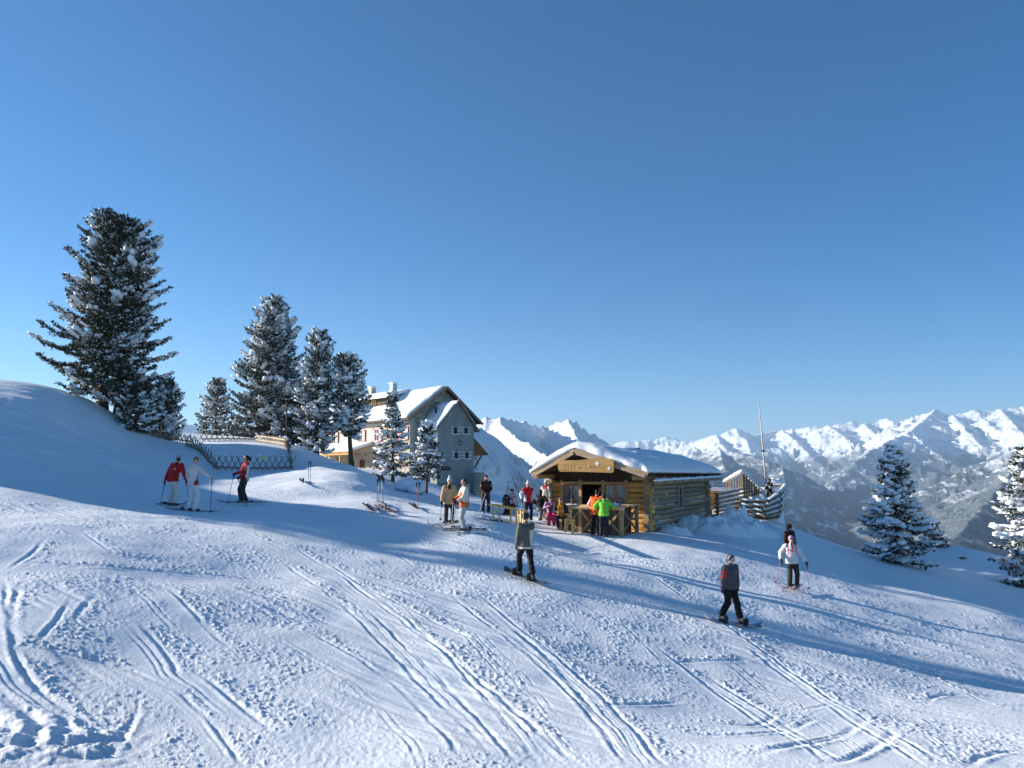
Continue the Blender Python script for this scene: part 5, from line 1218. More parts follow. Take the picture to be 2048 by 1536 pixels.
# ================================================================ LATTICE FENCES
M_LAT = wood('fence_stake', (0.16, 0.12, 0.085), (0.27, 0.21, 0.15), 'Z', 0.3)
M_LATL = wood('fence_stake_sun_tinted', (0.40, 0.32, 0.22), (0.52, 0.44, 0.32), 'Z', 0.3)  # lighter copy of the stake wood, sunlight put into its colour
def lattice(label, pts, h, mat, step=0.36, pick=False, snow=0.25, seed=1):
    r = empty('lattice_fence', pts[0], 0, label, 'fence', 'lattice fences around the snow bed'); r.location = (0, 0, 0); rnd = random.Random(seed)
    m = MB(); rl = MB(); sn = MB(); any_s = False
    for a, b in zip(pts[:-1], pts[1:]):
        d = (b - a); L = math.hypot(d.x, d.y); n = max(2, int(L / step)); u = Vector((d.x, d.y, 0)).normalized(); nn = Vector((-u.y, u.x, 0))
        for i in range(n + 1):
            p = a + d * (i / n)
            if pick: m.bar(p - Vector((0, 0, .25)), p + Vector((0, 0, h * rnd.uniform(.9, 1.05))), .045, .035, nn)
            else:
                for sg, off in ((1, .02), (-1, -.02)):
                    k = rnd.uniform(.93, 1.06); m.bar(p - u * sg * h * .30 * k + nn * off - Vector((0, 0, .15)), p + u * sg * h * .34 * k + nn * off + Vector((0, 0, h * k)), .04, .032, nn)
            if rnd.random() < snow: sn.ball(p + Vector((0, 0, h + .03)) + u * rnd.choice((-1, 1)) * h * .3, (.06 + .05 * rnd.random(), .06, .045), 6, 4); any_s = True
        if pick:
            for z in (h * .3, h * .75): rl.bar(a + Vector((0, 0, z)), b + Vector((0, 0, z)), .04, .07)
        else: rl.bar(a + Vector((0, 0, .12)), b + Vector((0, 0, .12)), .05, .08)
    m.build('stakes', mat, r); rl.build('rail', mat, r)
    if any_s: sn.build('snow', M_ICE, r)
def gp(px, py): p = hit(px, py); return p
FA, FB_ = gp(432, 938), gp(582, 939)
f2 = [gp(432, 938), gp(418, 925), gp(404, 909), gp(388, 898), gp(372, 893)]
lattice('long front lattice fence of crossed stakes with a yellow tag', [FA, FA.lerp(FB_, .33) + Vector((0, 0, gz(*FA.lerp(FB_, .33)[:2]) - FA.lerp(FB_, .33).z)), FA.lerp(FB_, .66) + Vector((0, 0, gz(*FA.lerp(FB_, .66)[:2]) - FA.lerp(FB_, .66).z)), FB_], 0.76, M_LAT, 0.30, seed=2)
lattice('snow clogged lattice fence climbing from the front fence corner to the mound', f2, 0.62, M_LAT, 0.34, snow=0.8, seed=3)
lattice('short half buried lattice fence at the foot of the mound pines', [on(306, 46), on(338, 47)], 0.45, M_LAT, .3, seed=4)
lattice('snowy lattice fence between the small mound pine and the fence corner', [on(342, 47), on(384, 48)], 0.5, M_LAT, .3, snow=.9, seed=5)
lattice('rear lattice fence against the sky at the back of the snow bed', [on(402, 53), on(455, 53.5), on(512, 54)], 0.72, M_LAT, .34, snow=.5, seed=6)
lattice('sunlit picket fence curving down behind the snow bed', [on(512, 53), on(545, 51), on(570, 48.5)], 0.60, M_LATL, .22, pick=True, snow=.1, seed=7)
lattice('snow covered lattice fence end dropping to the front fence', [on(570, 48.5), on(580, 45), FB_], 0.65, M_LAT, .3, snow=.6, seed=8)
m = MB(); c = FA.lerp(FB_, .62) + Vector((0, -0.12, .62)); m.box(c, (0.24, 0.02, 0.20)); o = m.build('fence_tag', new_mat('tag_yellow', (0.60, 0.66, 0.14), .5)); tag(o, 'small yellow green plate hung on the front lattice fence', 'sign')
m = MB(); c2 = FA.lerp(FB_, .60) + Vector((-.1, -0.1, .78)); m.ball(c2, (.12, .1, .07), 8, 5); o = m.build('snow_clump', M_ICE); tag(o, 'small snow clump caught on the fence above the yellow plate', 'snow clump')
m = MB(); p = on(573, 55); m.tube([p, p + Vector((-.1, 0, 3.2))], [.06, .045], 6); o = m.build('thin_pole', M_DARKW); tag(o, 'thin dark pole standing between the two tall pines', 'pole')
# boulder under snow
def boulder():
    for k, (px, d, r, lab) in enumerate(((813, 43, .55, 'bigger boulder under a smooth snow cap in the hollow by the house'), (832, 42.5, .42, 'smaller boulder with patchy snow right of the bigger one'))):
        c = on(px, d); m = MB(); m.ball(c + Vector((0, 0, r * .45)), (r * 1.2, r, r * .75), 12, 8); o = m.build('boulder', noisy('rock', (0.16, .14, .12), (.28, .25, .22), 3, .9, bump=.6, bscale=6)); tag(o, lab, 'boulder')
        m = MB(); m.ball(c + Vector((.02, -.10, r * .62)), (r * 1.28, r * 1.1, r * .72), 12, 8); m.build('snow_cap', M_ICE, o)
boulder()
# ================================================================ PEOPLE
_mats = {}
def cloth(col, rough=0.75):
    k = tuple(round(c, 3) for c in col)
    if k not in _mats:
        m = new_mat('cloth', col, rough, 0.2); t = NT(m); v = t.coord('Object')
        t.nor(t.bump(t.noise(v, 28, 4), 0.35, 0.012)); t.col(t.ramp(t.noise(v, 9, 3), [(0.3, tuple(c * 0.85 for c in col)), (0.7, tuple(min(1, c * 1.08) for c in col))])); _mats[k] = m
    return _mats[k]
SKIN = (0.52, 0.30, 0.20); M_SKIN = new_mat('skin', SKIN, 0.55, 0.3); M_SKIN.node_tree.nodes["Principled BSDF"].inputs['Subsurface Weight'].default_value = 0.05
M_LENS = new_mat('goggle_lens', (0.02, 0.015, 0.02), 0.12, 0.7)
def fuse(mb, voxel, name, mats, parent, colour_fn=None, folds=0.0, seed=0, smooth_it=2):
    """melt overlapping shapes of one garment or body into one continuous skin"""
    me = bpy.data.meshes.new(name); me.from_pydata([tuple(v) for v in mb.v], [], mb.f); me.update()
    bm = bmesh.new(); bm.from_mesh(me); bmesh.ops.recalc_face_normals(bm, faces=bm.faces); bm.to_mesh(me); bm.free()
    o = bpy.data.objects.new(name, me); C.objects.link(o)
    r = o.modifiers.new('r', 'REMESH'); r.mode = 'VOXEL'; r.voxel_size = voxel
    if smooth_it: s = o.modifiers.new('s', 'SMOOTH'); s.iterations = smooth_it; s.factor = 0.5
    dg = bpy.context.evaluated_depsgraph_get(); m2 = bpy.data.meshes.new_from_object(o.evaluated_get(dg))
    o.modifiers.clear(); old = o.data; o.data = m2; m2.name = name; bpy.data.meshes.remove(old)
    n = len(m2.vertices); co = np.empty(n * 3); m2.vertices.foreach_get('co', co); co = co.reshape(-1, 3)
    if folds:
        no = np.empty(n * 3); m2.vertices.foreach_get('normal', no); no = no.reshape(-1, 3)
        f = fbm(co[:, 0] / 0.10 + co[:, 1] / 0.13, co[:, 2] / 0.055 + co[:, 0] / 0.09, 3, seed)
        co = co + no * (f * folds)[:, None]; m2.vertices.foreach_set('co', co.ravel())
    m2.materials.clear()
    for m in mats: m2.materials.append(m)
    nf = len(m2.polygons)
    m2.polygons.foreach_set('use_smooth', [True] * nf)
    if colour_fn is not None and len(mats) > 1:
        cen = np.empty(nf * 3); m2.polygons.foreach_get('center', cen); cen = cen.reshape(-1, 3)
        m2.polygons.foreach_set('material_index', np.asarray(colour_fn(cen[:, 0], cen[:, 1], cen[:, 2]), dtype=np.int32))
    else: m2.polygons.foreach_set('material_index', np.zeros(nf, dtype=np.int32))
    m2.update()
    if parent: o.parent = parent
    return o
def rings(mb, secs, n=16):
    """loft of ellipses: (center, rx, ry)"""
    vs = []; fs = []
    for c, rx, ry in secs:
        for k in range(n): a = 2 * math.pi * k / n; vs.append(Vector(c) + Vector((rx * math.cos(a), ry * math.sin(a), 0)))
    for i in range(len(secs) - 1):
        for k in range(n): a = i * n + k; b = i * n + (k + 1) % n; fs.append((a, b, b + n, a + n))
    fs.append(tuple(range(n))[::-1]); fs.append(tuple((len(secs) - 1) * n + k for k in range(n))); mb.add(vs, fs, True)
def ik(a, b, l1, l2, pole):
    a = Vector(a); b = Vector(b); d = b - a; L = min(d.length, (l1 + l2) * 0.999); d.normalize()
    x = (l1 * l1 - l2 * l2 + L * L) / (2 * L); h = math.sqrt(max(0, l1 * l1 - x * x)); p = Vector(pole); p = (p - d * p.dot(d)).normalized()
    return a + d * x + p * h, a + d * L

GRP_SK = 'skis'; GRP_PO = 'ski poles'
def ski(pos, yaw, length, col, label, pitch=0.0, roll=0.0, binding=True, group=GRP_SK):
    o = MB(); n = 14; w = 0.038
    def zc(t): return 0.012 + 0.10 * max(0, (t - .86) / .14) ** 1.6 + 0.02 * max(0, (.05 - t) / .05)
    vs = []; fs = []
    for i in range(n + 1):
        t = i / n; y = -(t - 0.45) * length; ww = w * (1.0 + .18 * abs(t - .45)) * (1 if t < .93 else (1 - (t - .93) / .07 * .75))
        for sx in (-1, 1): vs += [Vector((sx * ww, y, zc(t))), Vector((sx * ww, y, zc(t) + .014))]
    for i in range(n):
        q = i * 4
        fs += [(q, q + 4, q + 6, q + 2), (q + 1, q + 3, q + 7, q + 5), (q, q + 1, q + 5, q + 4), (q + 2, q + 6, q + 7, q + 3)]
    fs += [(0, 2, 3, 1), (n * 4, n * 4 + 1, n * 4 + 3, n * 4 + 2)]
    o.add(vs, fs); q = o.build('ski', cloth(col, .35)); tag(q, label, 'ski', group)
    nrm = ground_normal(pos); R = align(nrm, yaw)
    q.matrix_world = Matrix.Translation(Vector(pos) + nrm * 0.055) @ R @ Matrix.Rotation(pitch, 4, 'X') @ Matrix.Rotation(roll, 4, 'Y')
    if binding:
        b = MB(); b.box((0, -0.10, .045), (.06, .09, .05)); b.box((0, .19, .055), (.06, .11, .07)); b.box((0, .05, .032), (.05, .2, .015)); bo = b.build('binding', M_BLACKI); bo.parent = q
    return q
def ground_normal(p):
    e = 0.3; zx = (gz(p[0] + e, p[1]) - gz(p[0] - e, p[1])) / (2 * e); zy = (gz(p[0], p[1] + e) - gz(p[0], p[1] - e)) / (2 * e)
    return Vector((-zx, -zy, 1)).normalized()
def align(nrm, yaw):
    f = Vector((math.sin(yaw), -math.cos(yaw), 0)); f = (f - nrm * f.dot(nrm)).normalized(); x = f.cross(nrm) * -1
    y = -f; x = y.cross(nrm).normalized()
    return Matrix(((x.x, y.x, nrm.x, 0), (x.y, y.y, nrm.y, 0), (x.z, y.z, nrm.z, 0), (0, 0, 0, 1)))
def pole(a, b, col, label, grip_col=(0.02, 0.02, 0.02), group=GRP_PO):
    """a: grip end, b: tip (world)"""
    a = Vector(a); b = Vector(b); d = (b - a).normalized()
    o = MB(); o.tube([a, a.lerp(b, .5), b], [.011, .010, .006], 6); q = o.build('ski_pole', cloth(col, .4)); tag(q, label, 'ski pole', group)
    g = MB(); g.tube([a - d * .06, a - d * .02, a + d * .07, a + d * .09], [.02, .022, .018, .012], 7); g.build('grip', cloth(grip_col), q)
    k = MB(); c = b - d * .07; k.tube([c - d * .008, c + d * .008], [.045, .03], 9); k.build('basket', cloth((0.05, .05, .05)), q)
    s = MB(); s.tube([a - d * .04, a - d * .06 + Vector((.03, 0, .01)), a + Vector((.04, 0, -.10)), a + Vector((.02, 0, -.17)), a + d * .02], .008, 4); s.build('strap', cloth((0.03, .03, .03)), q)
    return q

def person(pos, rz, H, label, jacket, trousers, hat=None, jfn=None, jacket2=None, hands=((-.30, -.05, .80), (.30, -.05, .80)), feet=((-.13, 0, 0), (.13, 0, 0)), hip=0.92, lean=(0, 0), seat=False,
           hat_kind='beanie', gloves=(0.03, .03, .035), boots=(0.04, .04, .045), hair=None, goggles=False, glasses=False, headyaw=0.0, headpitch=0.0, long_jacket=0.0, female=False, trousers_w=1.0, jacket_w=1.0, extra=None, group=None, twist=0.0, flare=0.0):
    s = H / 1.75; jacket_w *= 1.07; trousers_w *= 1.06
    pos = Vector(pos) + Vector((0, 0, .035)); root = empty('person', pos, rz, label, 'person', group); root.scale = (s, s, s)
    hz = hip; lx, ly = lean
    hipc = Vector((0, 0, hz)); ch = hipc + Vector((lx * .55, ly * .55, .36)); nk = hipc + Vector((lx, ly, .565)); hd = nk + Vector((lx * .25, ly * .3 - .02, .165))
    ct, st = math.cos(twist), math.sin(twist)
    sh = [nk + Vector((sx * .185 * ct, sx * .185 * st, -.065)) for sx in (-1, 1)]
    legs = []; arms = []
    for i, sx in enumerate((-1, 1)):
        h = hipc + Vector((sx * .09, 0, -.03)); f = Vector(feet[i]) + Vector((0, 0.0, .10)); kn, an = ik(h, f, .412, .412, (sx * .12, -1, .15)); legs.append((h, kn, an))
        w = Vector(hands[i]); el, wr = ik(sh[i], w, .285, .27, (sx * .7, .75, -.35)); arms.append((sh[i], el, wr))
    # body: one continuous skin
    b = MB()
    b.tube([nk - Vector((0, 0, .08)), nk + Vector((0, 0, .05)), hd - Vector((0, 0, .05))], [.062, .056, .055], 10)
    rings(b, [(hipc + Vector((0, 0, -.06)), .13, .10), (hipc + Vector((0, 0, .08)), .135, .105), (ch - Vector((0, 0, .12)), .125, .10), (ch + Vector((0, 0, .05)), .155, .11), (nk - Vector((0, 0, .05)), .13, .085), (nk, .06, .055)])
    for (h, k, a) in legs: b.tube([h, h.lerp(k, .5), k, k.lerp(a, .35), a], [.078, .07, .055, .055, .04], 9); b.ball(k, .056)
    for (h, k, a) in arms: b.tube([h, h.lerp(k, .5), k, a], [.048, .042, .036, .027], 8); b.ball(h, .052)
    HM = Matrix.Rotation(headyaw, 3, 'Z') @ Matrix.Rotation(headpitch, 3, 'X')
    def hp(x, y, z): return hd + HM @ Vector((x, y, z))
    b.ball(hd + HM @ Vector((0, .012, .028)), (.082, .098, .104), 14, 10, HM.to_4x4()); b.ball(hp(0, -.028, -.045), (.052, .055, .062), 12, 8, HM.to_4x4())
    b.tube([hp(0, -.082, .018), hp(0, -.104, -.018), hp(0, -.085, -.03)], [.009, .016, .012], 6); 
    for sx in (-1, 1): b.ball(hp(sx * .076, .008, -.005), (.012, .02, .032), 7, 5, HM.to_4x4())
    b.ball(hp(0, -.078, -.052), (.024, .012, .010), 8, 5, HM.to_4x4())
    # bare-hand base continuous with the arm
    for i, (h, k, a) in enumerate(arms): d = (a - k).normalized(); b.ball(a + d * .04, (.030, .030, .04), 8, 6)
    fuse(b, 0.013, 'body', [M_SKIN], root, smooth_it=1)
    # face details
    e = MB()
    for sx in (-1, 1): e.ball(hp(sx * .03, -.079, .022), (.011, .006, .007), 6, 4)
    e.build('eyes', cloth((0.05, .035, .03), .3), root)
    m = MB(); m.ball(hp(0, -.088, -.053), (.02, .005, .005), 6, 4); m.build('mouth', cloth((.35, .10, .09)), root)
    if glasses or goggles:
        g = MB(); r = .026 if glasses else .036
        if glasses:
            for sx in (-1, 1): g.ball(hp(sx * .031, -.089, .02), (r, .009, r * .75), 8, 5, HM.to_4x4()); g.bar(hp(sx * .055, -.085, .025), hp(sx * .08, .01, .02), .006, .01)
        else: g.ball(hp(0, -.068, .028), (.072, .035, .036), 12, 7, HM.to_4x4())
        g.build('sunglasses' if glasses else 'goggles', M_LENS, root)
    # hair
    if hair:
        g = MB(); g.ball(hp(0, .022, .038), (.086, .095, .093), 14, 9, HM.to_4x4()); g.ball(hp(0, .055, -.02), (.075, .052, .085), 12, 8, HM.to_4x4())
        if hair[1] == 'tail': g.ball(hp(.0, .125, .03), (.045, .055, .05)); g.ball(hp(0, .15, -.02), (.035, .04, .07))
        if hair[1] == 'long': g.ball(hp(0, .06, -.10), (.085, .055, .12)); g.ball(hp(-.06, .01, -.07), (.028, .04, .10)); g.ball(hp(.06, .01, -.07), (.028, .04, .10))
        fuse(g, .014, 'hair', [cloth(hair[0], .6)], root, folds=.008, seed=3)
    # trousers
    t = MB(); tw = trousers_w
    rings(t, [(hipc + Vector((0, 0.005, -.11)), .165 * tw, .125 * tw), (hipc, .172 * tw, .135 * tw), (hipc + Vector((0, 0, .10)), .155, .12), (hipc + Vector((0, 0, .14)), .15, .115)])
    for (h, k, a) in legs:
        d = (a - k).normalized()
        t.tube([h + Vector((0, 0, .02)), h.lerp(k, .45), k, k.lerp(a, .45), k.lerp(a, .8), a + d * .02], [.10 * tw, .095 * tw, .078 * tw, .078 * tw, .080 * tw + flare * .5, .082 * tw + flare], 10); t.ball(k, .080 * tw)
    fuse(t, .016, 'trousers', [cloth(trousers)], root, folds=.012, seed=7)
    # boots
    for i, (h, k, a) in enumerate(legs):
        f = Vector(feet[i]); bo = MB(); d = (k - a).normalized(); fy = -1
        bo.tube([Vector((f.x, f.y + .01, .05 + f.z)), a + d * .04, a + d * .16], [.062, .062, .066], 9); bo.tube([Vector((f.x, f.y + .09, f.z + .055)), Vector((f.x, f.y - .04, f.z + .055)), Vector((f.x, f.y - .14, f.z + .048)), Vector((f.x, f.y - .19, f.z + .042))], [.048, .052, .050, .032], 9, squash=.95)
        bo.box((f.x, f.y - .04, f.z + .012), (.085, .29, .024)); fuse(bo, .014, 'boot', [cloth(boots, .4)], root, smooth_it=1)
    # jacket
    j = MB(); jw = jacket_w; lj = long_jacket; wst = .150 if female else .165
    rings(j, [(hipc + Vector((0, 0, -.08 - lj)), .188 * jw, .152 * jw), (hipc + Vector((0, 0, .0)), .182 * jw, .145 * jw), (hipc + Vector((lx * .2, ly * .2, .15)), wst * jw, .13 * jw), (ch + Vector((0, 0, .0)), .182 * jw, .140 * jw), (ch + Vector((lx * .2, ly * .2, .10)), .195 * jw, .135 * jw), (nk - Vector((0, 0, .045)), .150 * jw, .105), (nk + Vector((0, 0, .0)), .075, .072), (nk + Vector((0, -.005, .055)), .072, .07)])
    for (h, k, a) in arms:
        d = (a - k).normalized(); j.tube([h, h.lerp(k, .3), h.lerp(k, .75), k, k.lerp(a, .5), a + d * .01], [.082 * jw, .076 * jw, .068 * jw, .064 * jw, .058 * jw, .05], 10); j.ball(h, .082 * jw); j.ball(k, .066 * jw)
    fn = (lambda x, y, z: jfn(x, y, z - 0.0)) if jfn else None
    fuse(j, .016, 'jacket', [cloth(jacket)] + [cloth(c) for c in (jacket2 or [])], root, fn, folds=.014, seed=11)
    # gloves: palm, four unequal curled fingers and a thumb off the side
    for i, (h, k, a) in enumerate(arms):
        g = MB(); d = (a - k).normalized(); sx = -1 if i == 0 else 1; side = Vector((sx, 0, 0)); nrm = side - d * side.dot(d); nrm.normalize(); acr = d.cross(nrm)
        g.tube([a - d * .03, a + d * .02], [.040, .036], 8); g.ball(a + d * .06, (.034, .038, .045), 8, 6)
        for q, L in enumerate((.052, .060, .056, .044)):
            r0 = a + d * .085 + acr * (q - 1.5) * .020; p1 = r0 + d * L * .6 - nrm * .008; p2 = p1 + d * L * .25 - nrm * L * .5; p3 = p2 - d * L * .25 - nrm * L * .25; g.tube([r0 - d * .01, p1, p2, p3], [.0125, .012, .011, .009], 6)
        r0 = a + d * .04 - acr * .034; g.tube([r0, r0 - acr * .02 + d * .025 - nrm * .012, r0 - acr * .014 + d * .05 - nrm * .03], [.015, .013, .011], 6)
        g.build('glove', cloth(gloves), root)
    # headwear
    if hat is not None:
        g = MB()
        if hat_kind == 'helmet':
            g.ball(hp(0, .012, .042), (.108, .125, .108), 16, 10, HM.to_4x4()); g.ball(hp(-.085, .01, -.02), (.03, .05, .05)); g.ball(hp(.085, .01, -.02), (.03, .05, .05))
            fuse(g, .012, 'helmet', [cloth(hat[0], .3)] + [cloth(c, .3) for c in hat[1:]], root, (lambda x, y, z: ((np.floor((y + z * .6 + 10) / .055) % 2).astype(int))) if len(hat) > 1 else None)
        elif hat_kind == 'cap':
            g.ball(hp(0, .012, .05), (.088, .10, .075), 14, 9, HM.to_4x4()); g.tube([hp(0, -.07, .05), hp(0, -.13, .04), hp(0, -.15, .035)], [.06, .05, .03], 9, squash=.2); fuse(g, .012, 'cap', [cloth(hat[0])], root)
        elif hat_kind == 'fur':
            g.ball(hp(0, .015, .045), (.13, .14, .12), 14, 9); g.ball(hp(0, .04, -.05), (.12, .11, .10)); fuse(g, .016, 'fur_hat', [cloth(hat[0], .9)], root, folds=.03, seed=5)
        else:
            g.ball(hp(0, .012, .05), (.090, .103, .088), 14, 9, HM.to_4x4()); g.tube([hp(0, .012, .02), hp(0, .012, .05)], [.093, .092], 14)
            if hat_kind == 'tall': g.tube([hp(0, .012, .08), hp(0, .02, .15), hp(.0, .03, .19)], [.08, .06, .035], 12)
            if hat_kind == 'flap':
                for sx in (-1, 1): g.ball(hp(sx * .078, -.005, -.045), (.022, .04, .06))
            fuse(g, .012, 'knit_hat', [cloth(hat[0], .95)] + [cloth(c, .95) for c in hat[1:]], root, (lambda x, y, z: ((np.floor(x / .03) + np.floor(z / .03)) % 2).astype(int)) if len(hat) > 1 else None, folds=.006)
            if hat_kind in ('bobble', 'tall', 'flap'): g = MB(); g.ball(hp(0, .02, .165 if hat_kind != 'tall' else .21), .042, 10, 7); g.build('bobble', cloth(hat[0], .95), root)
    if extra: extra(root, dict(nk=nk, hd=hd, hp=hp, ch=ch, hip=hipc, arms=arms, legs=legs, s=s))
    root['_s'] = s
    del root['_s']
    M = Matrix.Translation(pos) @ Matrix.Rotation(rz, 4, 'Z') @ Matrix.Diagonal((s, s, s, 1))
    grips = []
    for (h, k, a) in arms: grips.append(M @ (a + (a - k).normalized() * .075))
    return dict(root=root, M=M, grips=grips, feet=[M @ Vector(f) for f in feet], s=s)
def skis_for(pr, rz, who, col, length=1.62, off=0.0):
    for i, (f, nm) in enumerate(zip(pr['feet'], ('first', 'second'))):
        side = 'lower' if i else 'upper'
        g = Vector((f.x, f.y, gz(f.x, f.y))); ski(g, rz + (off if i else -off), length, col, 'ski under the %s boot of the %s' % (('nearer', 'farther')[i if abs(math.cos(rz)) > 2 else int(pr['feet'][i].y > pr['feet'][1 - i].y)], who))
def gpole(grip, px, py, col, label, gc=(0.02, .02, .02)):
    t = hit(px, py); return pole(grip, t - Vector((0, 0, .03)), col, label, gc)
def vert(px, py, d): return P(px, py, d)
def hgt(p, top):  # height in metres of something standing at p whose top shows at photo row top
    return P(1024, top, p.y).z - p.z
def stand(px, py): p = hit(px, py); return p

RED = (0.42, 0.018, 0.022); WHT = (0.72, 0.71, 0.70); BLK = (0.018, 0.018, 0.020); CRM = (0.62, 0.56, 0.45)
def add_part(name, mb, col, root, **k): return mb.build(name, cloth(col), root, **k)

def people():
    # 1 red jacket, white trousers, back to camera
    p = stand(343, 1013); q = person(p, math.radians(165), hgt(p, 914), 'skier in red jacket with white back stripes and white trousers, leaning forward', RED, (0.66, .62, .58), ((0.40, .38, .36),), 
        jfn=lambda x, y, z: np.where((y > .05) & (z > 1.28) & (z < 1.40) & (np.abs(np.abs(x) - .10) < .018), 1, 0), jacket2=[WHT], hands=((-.50, -.10, .80), (.42, -.05, .80)), feet=((-.13, .04, 0), (.15, -.08, 0)), hip=.92, lean=(-.03, -.14), headyaw=.5, hat_kind='beanie', hair=((.04, .03, .025), 'short'), gloves=RED, boots=(.10, .09, .09), jacket_w=1.06)
    gr = sorted(q['grips'], key=lambda v: v.x)
    gpole(gr[0], 322, 1007, (.05, .10, .14), 'pole held out to the side by the skier with white back stripes'); gpole(gr[1], 379, 1004, (.05, .10, .14), 'pole between the red jacket and the white jacket')
    skis_for(q, math.radians(140), 'skier with white back stripes', (.07, .06, .07), 1.2, .05)
    # 2 white jacket, red side panels
    p = stand(383, 1025); q = person(p, math.radians(155), hgt(p, 917), 'skier in white jacket with red side panels, olive beanie and white trousers', (0.70, .62, .62), (.72, .72, .74), ((.16, .14, .05), ),
        jfn=lambda x, y, z: np.where(((np.abs(x) > .145) & (z < 1.15) & (np.abs(x) < .24)) | ((x > .12) & (z < 1.28) & (x < .22)), 1, 0), jacket2=[(.36, .02, .035)], hands=((-.62, -.16, 1.06), (.24, -.12, .90)), feet=((-.06, -.08, 0), (.14, .02, 0)), hip=.92, lean=(.04, -.08), headyaw=.9, gloves=(.72, .72, .74), boots=(.45, .43, .42), goggles=True, female=True)
    gr = sorted(q['grips'], key=lambda v: v.x)
    gpole(gr[1], 421, 1026, (.02, .04, .07), 'dark pole in the outstretched hand of the white jacketed skier'); 
    skis_for(q, math.radians(100), 'white jacketed skier in olive beanie', (.06, .06, .07), 1.6)
    # 3 woman in red with pony tail
    p = stand(487, 1008); q = person(p, math.radians(-55), hgt(p, 914), 'skier with dark ponytail and sunglasses in red jacket with white side panels', RED, (.030, .035, .040), None,
        jfn=lambda x, y, z: np.where((x > .10) & (y > -.02) & (z > .85) & (z < 1.42), 1, 0), jacket2=[(.62, .60, .64)], hands=((-.24, -.28, 1.08), (.18, -.22, .98)), feet=((-.12, -.05, 0), (.13, .05, 0)), hip=.92, lean=(0, .03), hair=((.025, .015, .012), 'tail'), glasses=True, gloves=BLK, boots=(.22, .20, .20), female=True, headyaw=-.2)
    gr = sorted(q['grips'], key=lambda v: v.x)
    gpole(gr[0], 456, 1005, (.08, .16, .22), 'slanting pole in front of the skier with dark ponytail'); gpole(gr[1], 493, 1014, (.14, .13, .06), 'short looking pole hanging from the ponytail skier lower hand')
    skis_for(q, math.radians(-78), 'skier with dark ponytail', (.03, .04, .05))
    # 4 tan jacket, white hat
    p = stand(898, 1050); q = person(p, math.radians(8), hgt(p, 960), 'skier in tan jacket with tall white bobble hat and dark trousers', (.56, .36, .19), (.045, .032, .030), (WHT,), jfn=lambda x, y, z: np.where((np.abs(x) < .05) & (z > 1.36), 1, 0), jacket2=[BLK],
        hands=((-.33, -.08, .78), (.30, -.22, .92)), feet=((-.12, 0, 0), (.14, -.04, 0)), hat_kind='tall', gloves=BLK, boots=(.25, .24, .24), jacket_w=1.12, long_jacket=.08, glasses=True)
    gr = sorted(q['grips'], key=lambda v: v.x)
    gpole(gr[0], 881, 1039, (.22, .22, .22), 'thin pole hanging from the tan jacketed skier outer hand'); gpole(gr[1], 902, 1056, (.45, .45, .46), 'pale pole between the tan jacket and the orange jacket')
    skis_for(q, math.radians(-35), 'skier in tan jacket', (.30, .30, .32), 1.6, .05)
    # 5 orange and white jacket
    p = stand(928, 1063); q = person(p, math.radians(-68), hgt(p, 962), 'bareheaded skier in orange and cream jacket with pale grey trousers', (.62, .13, .03), (.40, .41, .40), None,
        jfn=lambda x, y, z: np.where((z > 1.32) | ((np.abs(x) > .15) & (z > .98)), np.where((y > .0) & (z > 1.3) & (np.abs(x) < .16), 2, 1), 0), jacket2=[(.66, .64, .55), (.08, .10, .09)], hands=((-.06, -.33, 1.08), (.10, -.30, 1.02)), feet=((-.12, .05, 0), (.14, -.05, 0)), hair=((.05, .025, .02), 'short'), gloves=BLK, boots=(.08, .06, .06), jacket_w=1.08, headyaw=-.1, headpitch=.2, long_jacket=.05, trousers_w=1.05)
    gr = sorted(q['grips'], key=lambda v: v.x)
    gpole(gr[0], 901, 1062, (.50, .50, .52), 'pole planted right before the orange jacketed skier'); gpole(gr[1], 908, 1054, (.50, .50, .52), 'pole angled behind the other one of the orange jacketed skier')
    skis_for(q, math.radians(-62), 'skier in orange and cream jacket', (.035, .045, .05), 1.75)
    # 6 brown suit
    p = stand(971, 1029); q = person(p, math.radians(10), hgt(p, 952), 'skier all in dark brown with black cap bending over the pole grips', (.060, .022, .014), (.030, .016, .014), (BLK,), hands=((-.08, -.26, .96), (.12, -.26, .98)), lean=(0, -.10), hip=.92, hair=((.03, .02, .02), 'short'), glasses=True, gloves=(.12, .07, .05), boots=(.30, .30, .30), jacket_w=.98, hat_kind='cap',
        jfn=lambda x, y, z: np.where((np.abs(z - 1.27) < .015) & (np.abs(x) > .2), 1, 0), jacket2=[(.5, .45, .4)])
    gr = sorted(q['grips'], key=lambda v: v.x)
    gpole(gr[0], 956, 1030, (.55, .58, .62), 'pale pole at the outer side of the brown clad skier'); gpole(gr[1], 981, 1008, (.05, .12, .25), 'blue pole on the bench side of the brown clad skier')
    # 7 seated on the bench, black hat, patterned jacket
    c = stand(1030, 1031)
    q = person(c, math.radians(-70), 1.72, 'seated person in black hat and white patterned jacket turned sideways on the bench', (.55, .53, .58), BLK, (BLK,), jfn=lambda x, y, z: np.where(fbm(x / .08, z / .09, 2, 3) > .25, 1, 0), jacket2=[(.30, .05, .09)], hands=((-.18, -.36, .76), (.20, -.34, .72)), feet=((-.14, -.50, 0), (.14, -.42, 0)), hip=.50, lean=(0, -.12), hair=((.03, .02, .02), 'short'), gloves=BLK, jacket_w=1.05)
